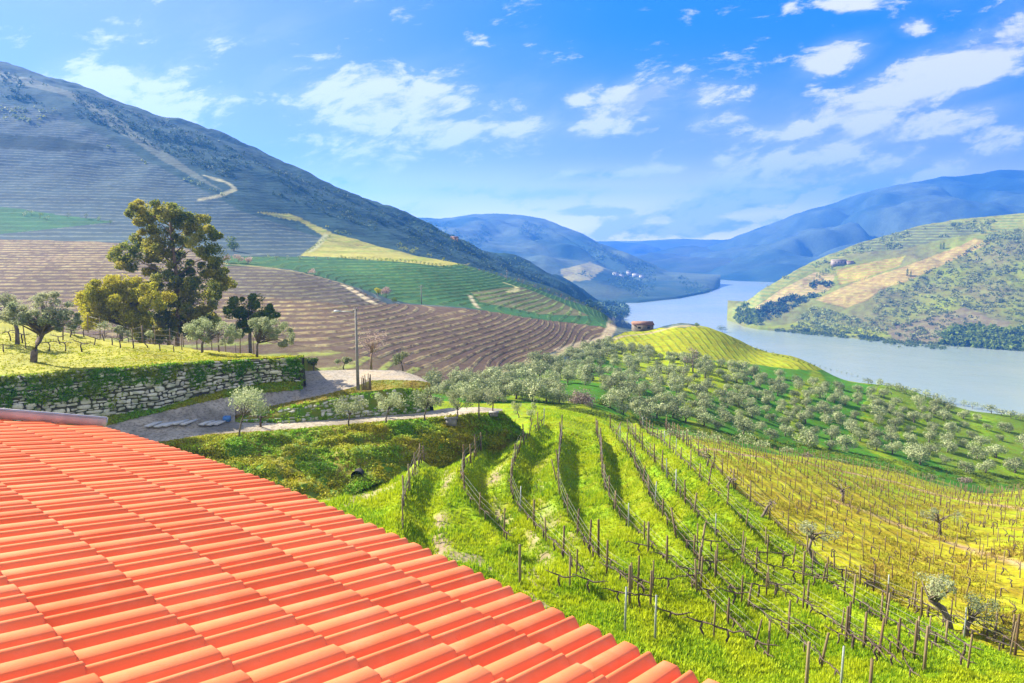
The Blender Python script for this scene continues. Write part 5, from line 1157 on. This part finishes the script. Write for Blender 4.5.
for i in range(13):
    t = i/12; cypress(815+18*t+(0 if i % 2 else -1), 278-11*t+(3 if i % 3 == 0 else 0), R.uniform(2.6, 4.2), 'small dark cypress in the line climbing to the stone farmhouse', 'cypresses below the stone farmhouse', .3)
# ================================================================= masses of far trees (read as one cover)
def cover(name, poly, n, rpx, mat, nl=14, leaf=.45, seed=1, flat=.75, ymin=0, thin=None, rj=.35):
    g = random.Random(seed); xs_ = [p[0] for p in poly]; ys_ = [p[1] for p in poly]; cc = []; cr = []; t_ = 0
    while len(cc) < n and t_ < n*12:
        t_ += 1; x = g.uniform(min(xs_), max(xs_)); y = g.uniform(min(ys_), max(ys_))
        if not inpoly(np.array([x]), np.array([y]), poly)[0]: continue
        if thin and float(fbm(np.array([x*thin[0]]), np.array([y*thin[0]*1.6]), 3, thin[2])[0]) < thin[1]: continue
        p = pick(x, y)
        if p[1] < ymin: continue
        s_ = p[1]/F*rpx*g.uniform(1-rj, 1+rj); cc.append(p+np.array([0, 0, s_*flat*.5])); cr.append((s_, s_, s_*flat))
    if not cc: return
    cr = np.array(cr); V, Q, r_ = leaves(cc, cr, nl, cr[:, 0]*leaf*1.6, seed=seed, shell=.5, asp=.8); o = mesh_np(name, V, Q, mat, attrs={'rnd': r_}); tag(o, kind='stuff')
cover('hillside_olives', [(868,310),(880,292),(905,280),(950,262),(980,243),(1030,225),(1030,330),(1000,318),(960,306),(925,322),(890,330),(860,322)], 720, 2.0, M_scrub, thin=(.03,-.9,3), seed=61)
cover('hillside_scrub', [(800,330),(830,312),(865,318),(900,330),(940,326),(1030,345),(1030,350),(900,348),(850,338),(800,334)], 260, 1.9, M_scrub, thin=(.05,-.3,5), seed=62)
cover('riverside_thicket', [(742,318),(760,306),(790,296),(815,282),(834,282),(822,296),(800,304),(775,318),(756,324)], 300, 2.2, M_wood, thin=(.06,-.2,6), seed=63)
cover('riverside_scrub', [(790,322),(815,306),(850,318),(880,330),(860,334),(820,330)], 170, 2.1, M_scrub, thin=(.06,-.35,7), seed=64)
cover('hilltop_scrub', [(760,290),(830,256),(900,232),(980,220),(1030,222),(1030,240),(960,240),(890,250),(850,254),(800,274)], 260, 1.8, M_scrub, thin=(.05,.05,8), seed=65)
cover('riverside_grove', [(944,334),(960,328),(1000,330),(1036,334),(1036,352),(990,349),(944,345)], 420, 4.4, M_dark, nl=26, seed=66, flat=.9)
cover('shore_trees', [(736,318),(740,308),(746,306),(755,313),(760,326),(740,322)], 60, 3.6, M_dark, nl=22, seed=67)
cover('shore_scrub', [(770,331),(850,339),(930,349),(945,350),(944,344),(900,341),(850,333),(790,326)], 420, 1.7, M_bush, thin=(.08,-.2,12), seed=68)
cover('rock_outcrop_scrub', [(890,330),(940,310),(980,316),(960,340),(900,345)], 90, 1.8, M_bush, seed=69)
cover('mountain_wood', [(0,72),(60,84),(110,103),(160,120),(240,152),(330,190),(420,226),(500,258),(590,294),(540,284),(470,262),(380,232),(300,205),(220,176),(130,138),(60,110),(0,96)], 1300, 1.7, M_wood, thin=(.02,-.2,13), seed=70, nl=10, ymin=250)
cover('mountain_scrub', [(0,100),(60,112),(130,145),(210,188),(300,220),(420,250),(520,284),(460,266),(330,232),(240,205),(150,166),(60,130),(0,120)], 420, 2.2, M_scrub, thin=(.03,.0,14), seed=71, nl=10, ymin=250)
cover('skyline_trees', [(0,70),(60,83),(110,98),(200,133),(300,176),(400,215),(500,256),(600,300),(600,304),(500,262),(400,221),(300,183),(200,141),(110,106),(60,90),(0,78)], 260, 1.9, M_wood, thin=(.05,-.05,23), seed=90, nl=14, ymin=250)
cover('river_wood', [(585,302),(600,303),(622,304),(629,310),(626,318),(612,317),(600,311),(586,306)], 150, 2.8, M_wood, nl=16, seed=72)
cover('valley_wood', [(410,222),(440,222),(520,220),(600,246),(680,276),(715,292),(640,298),(600,280),(540,270),(470,250)], 900, 1.5, M_wood, thin=(.03,-.02,15), seed=73, nl=8)
print('objects done', round(time.time()-T0, 1))
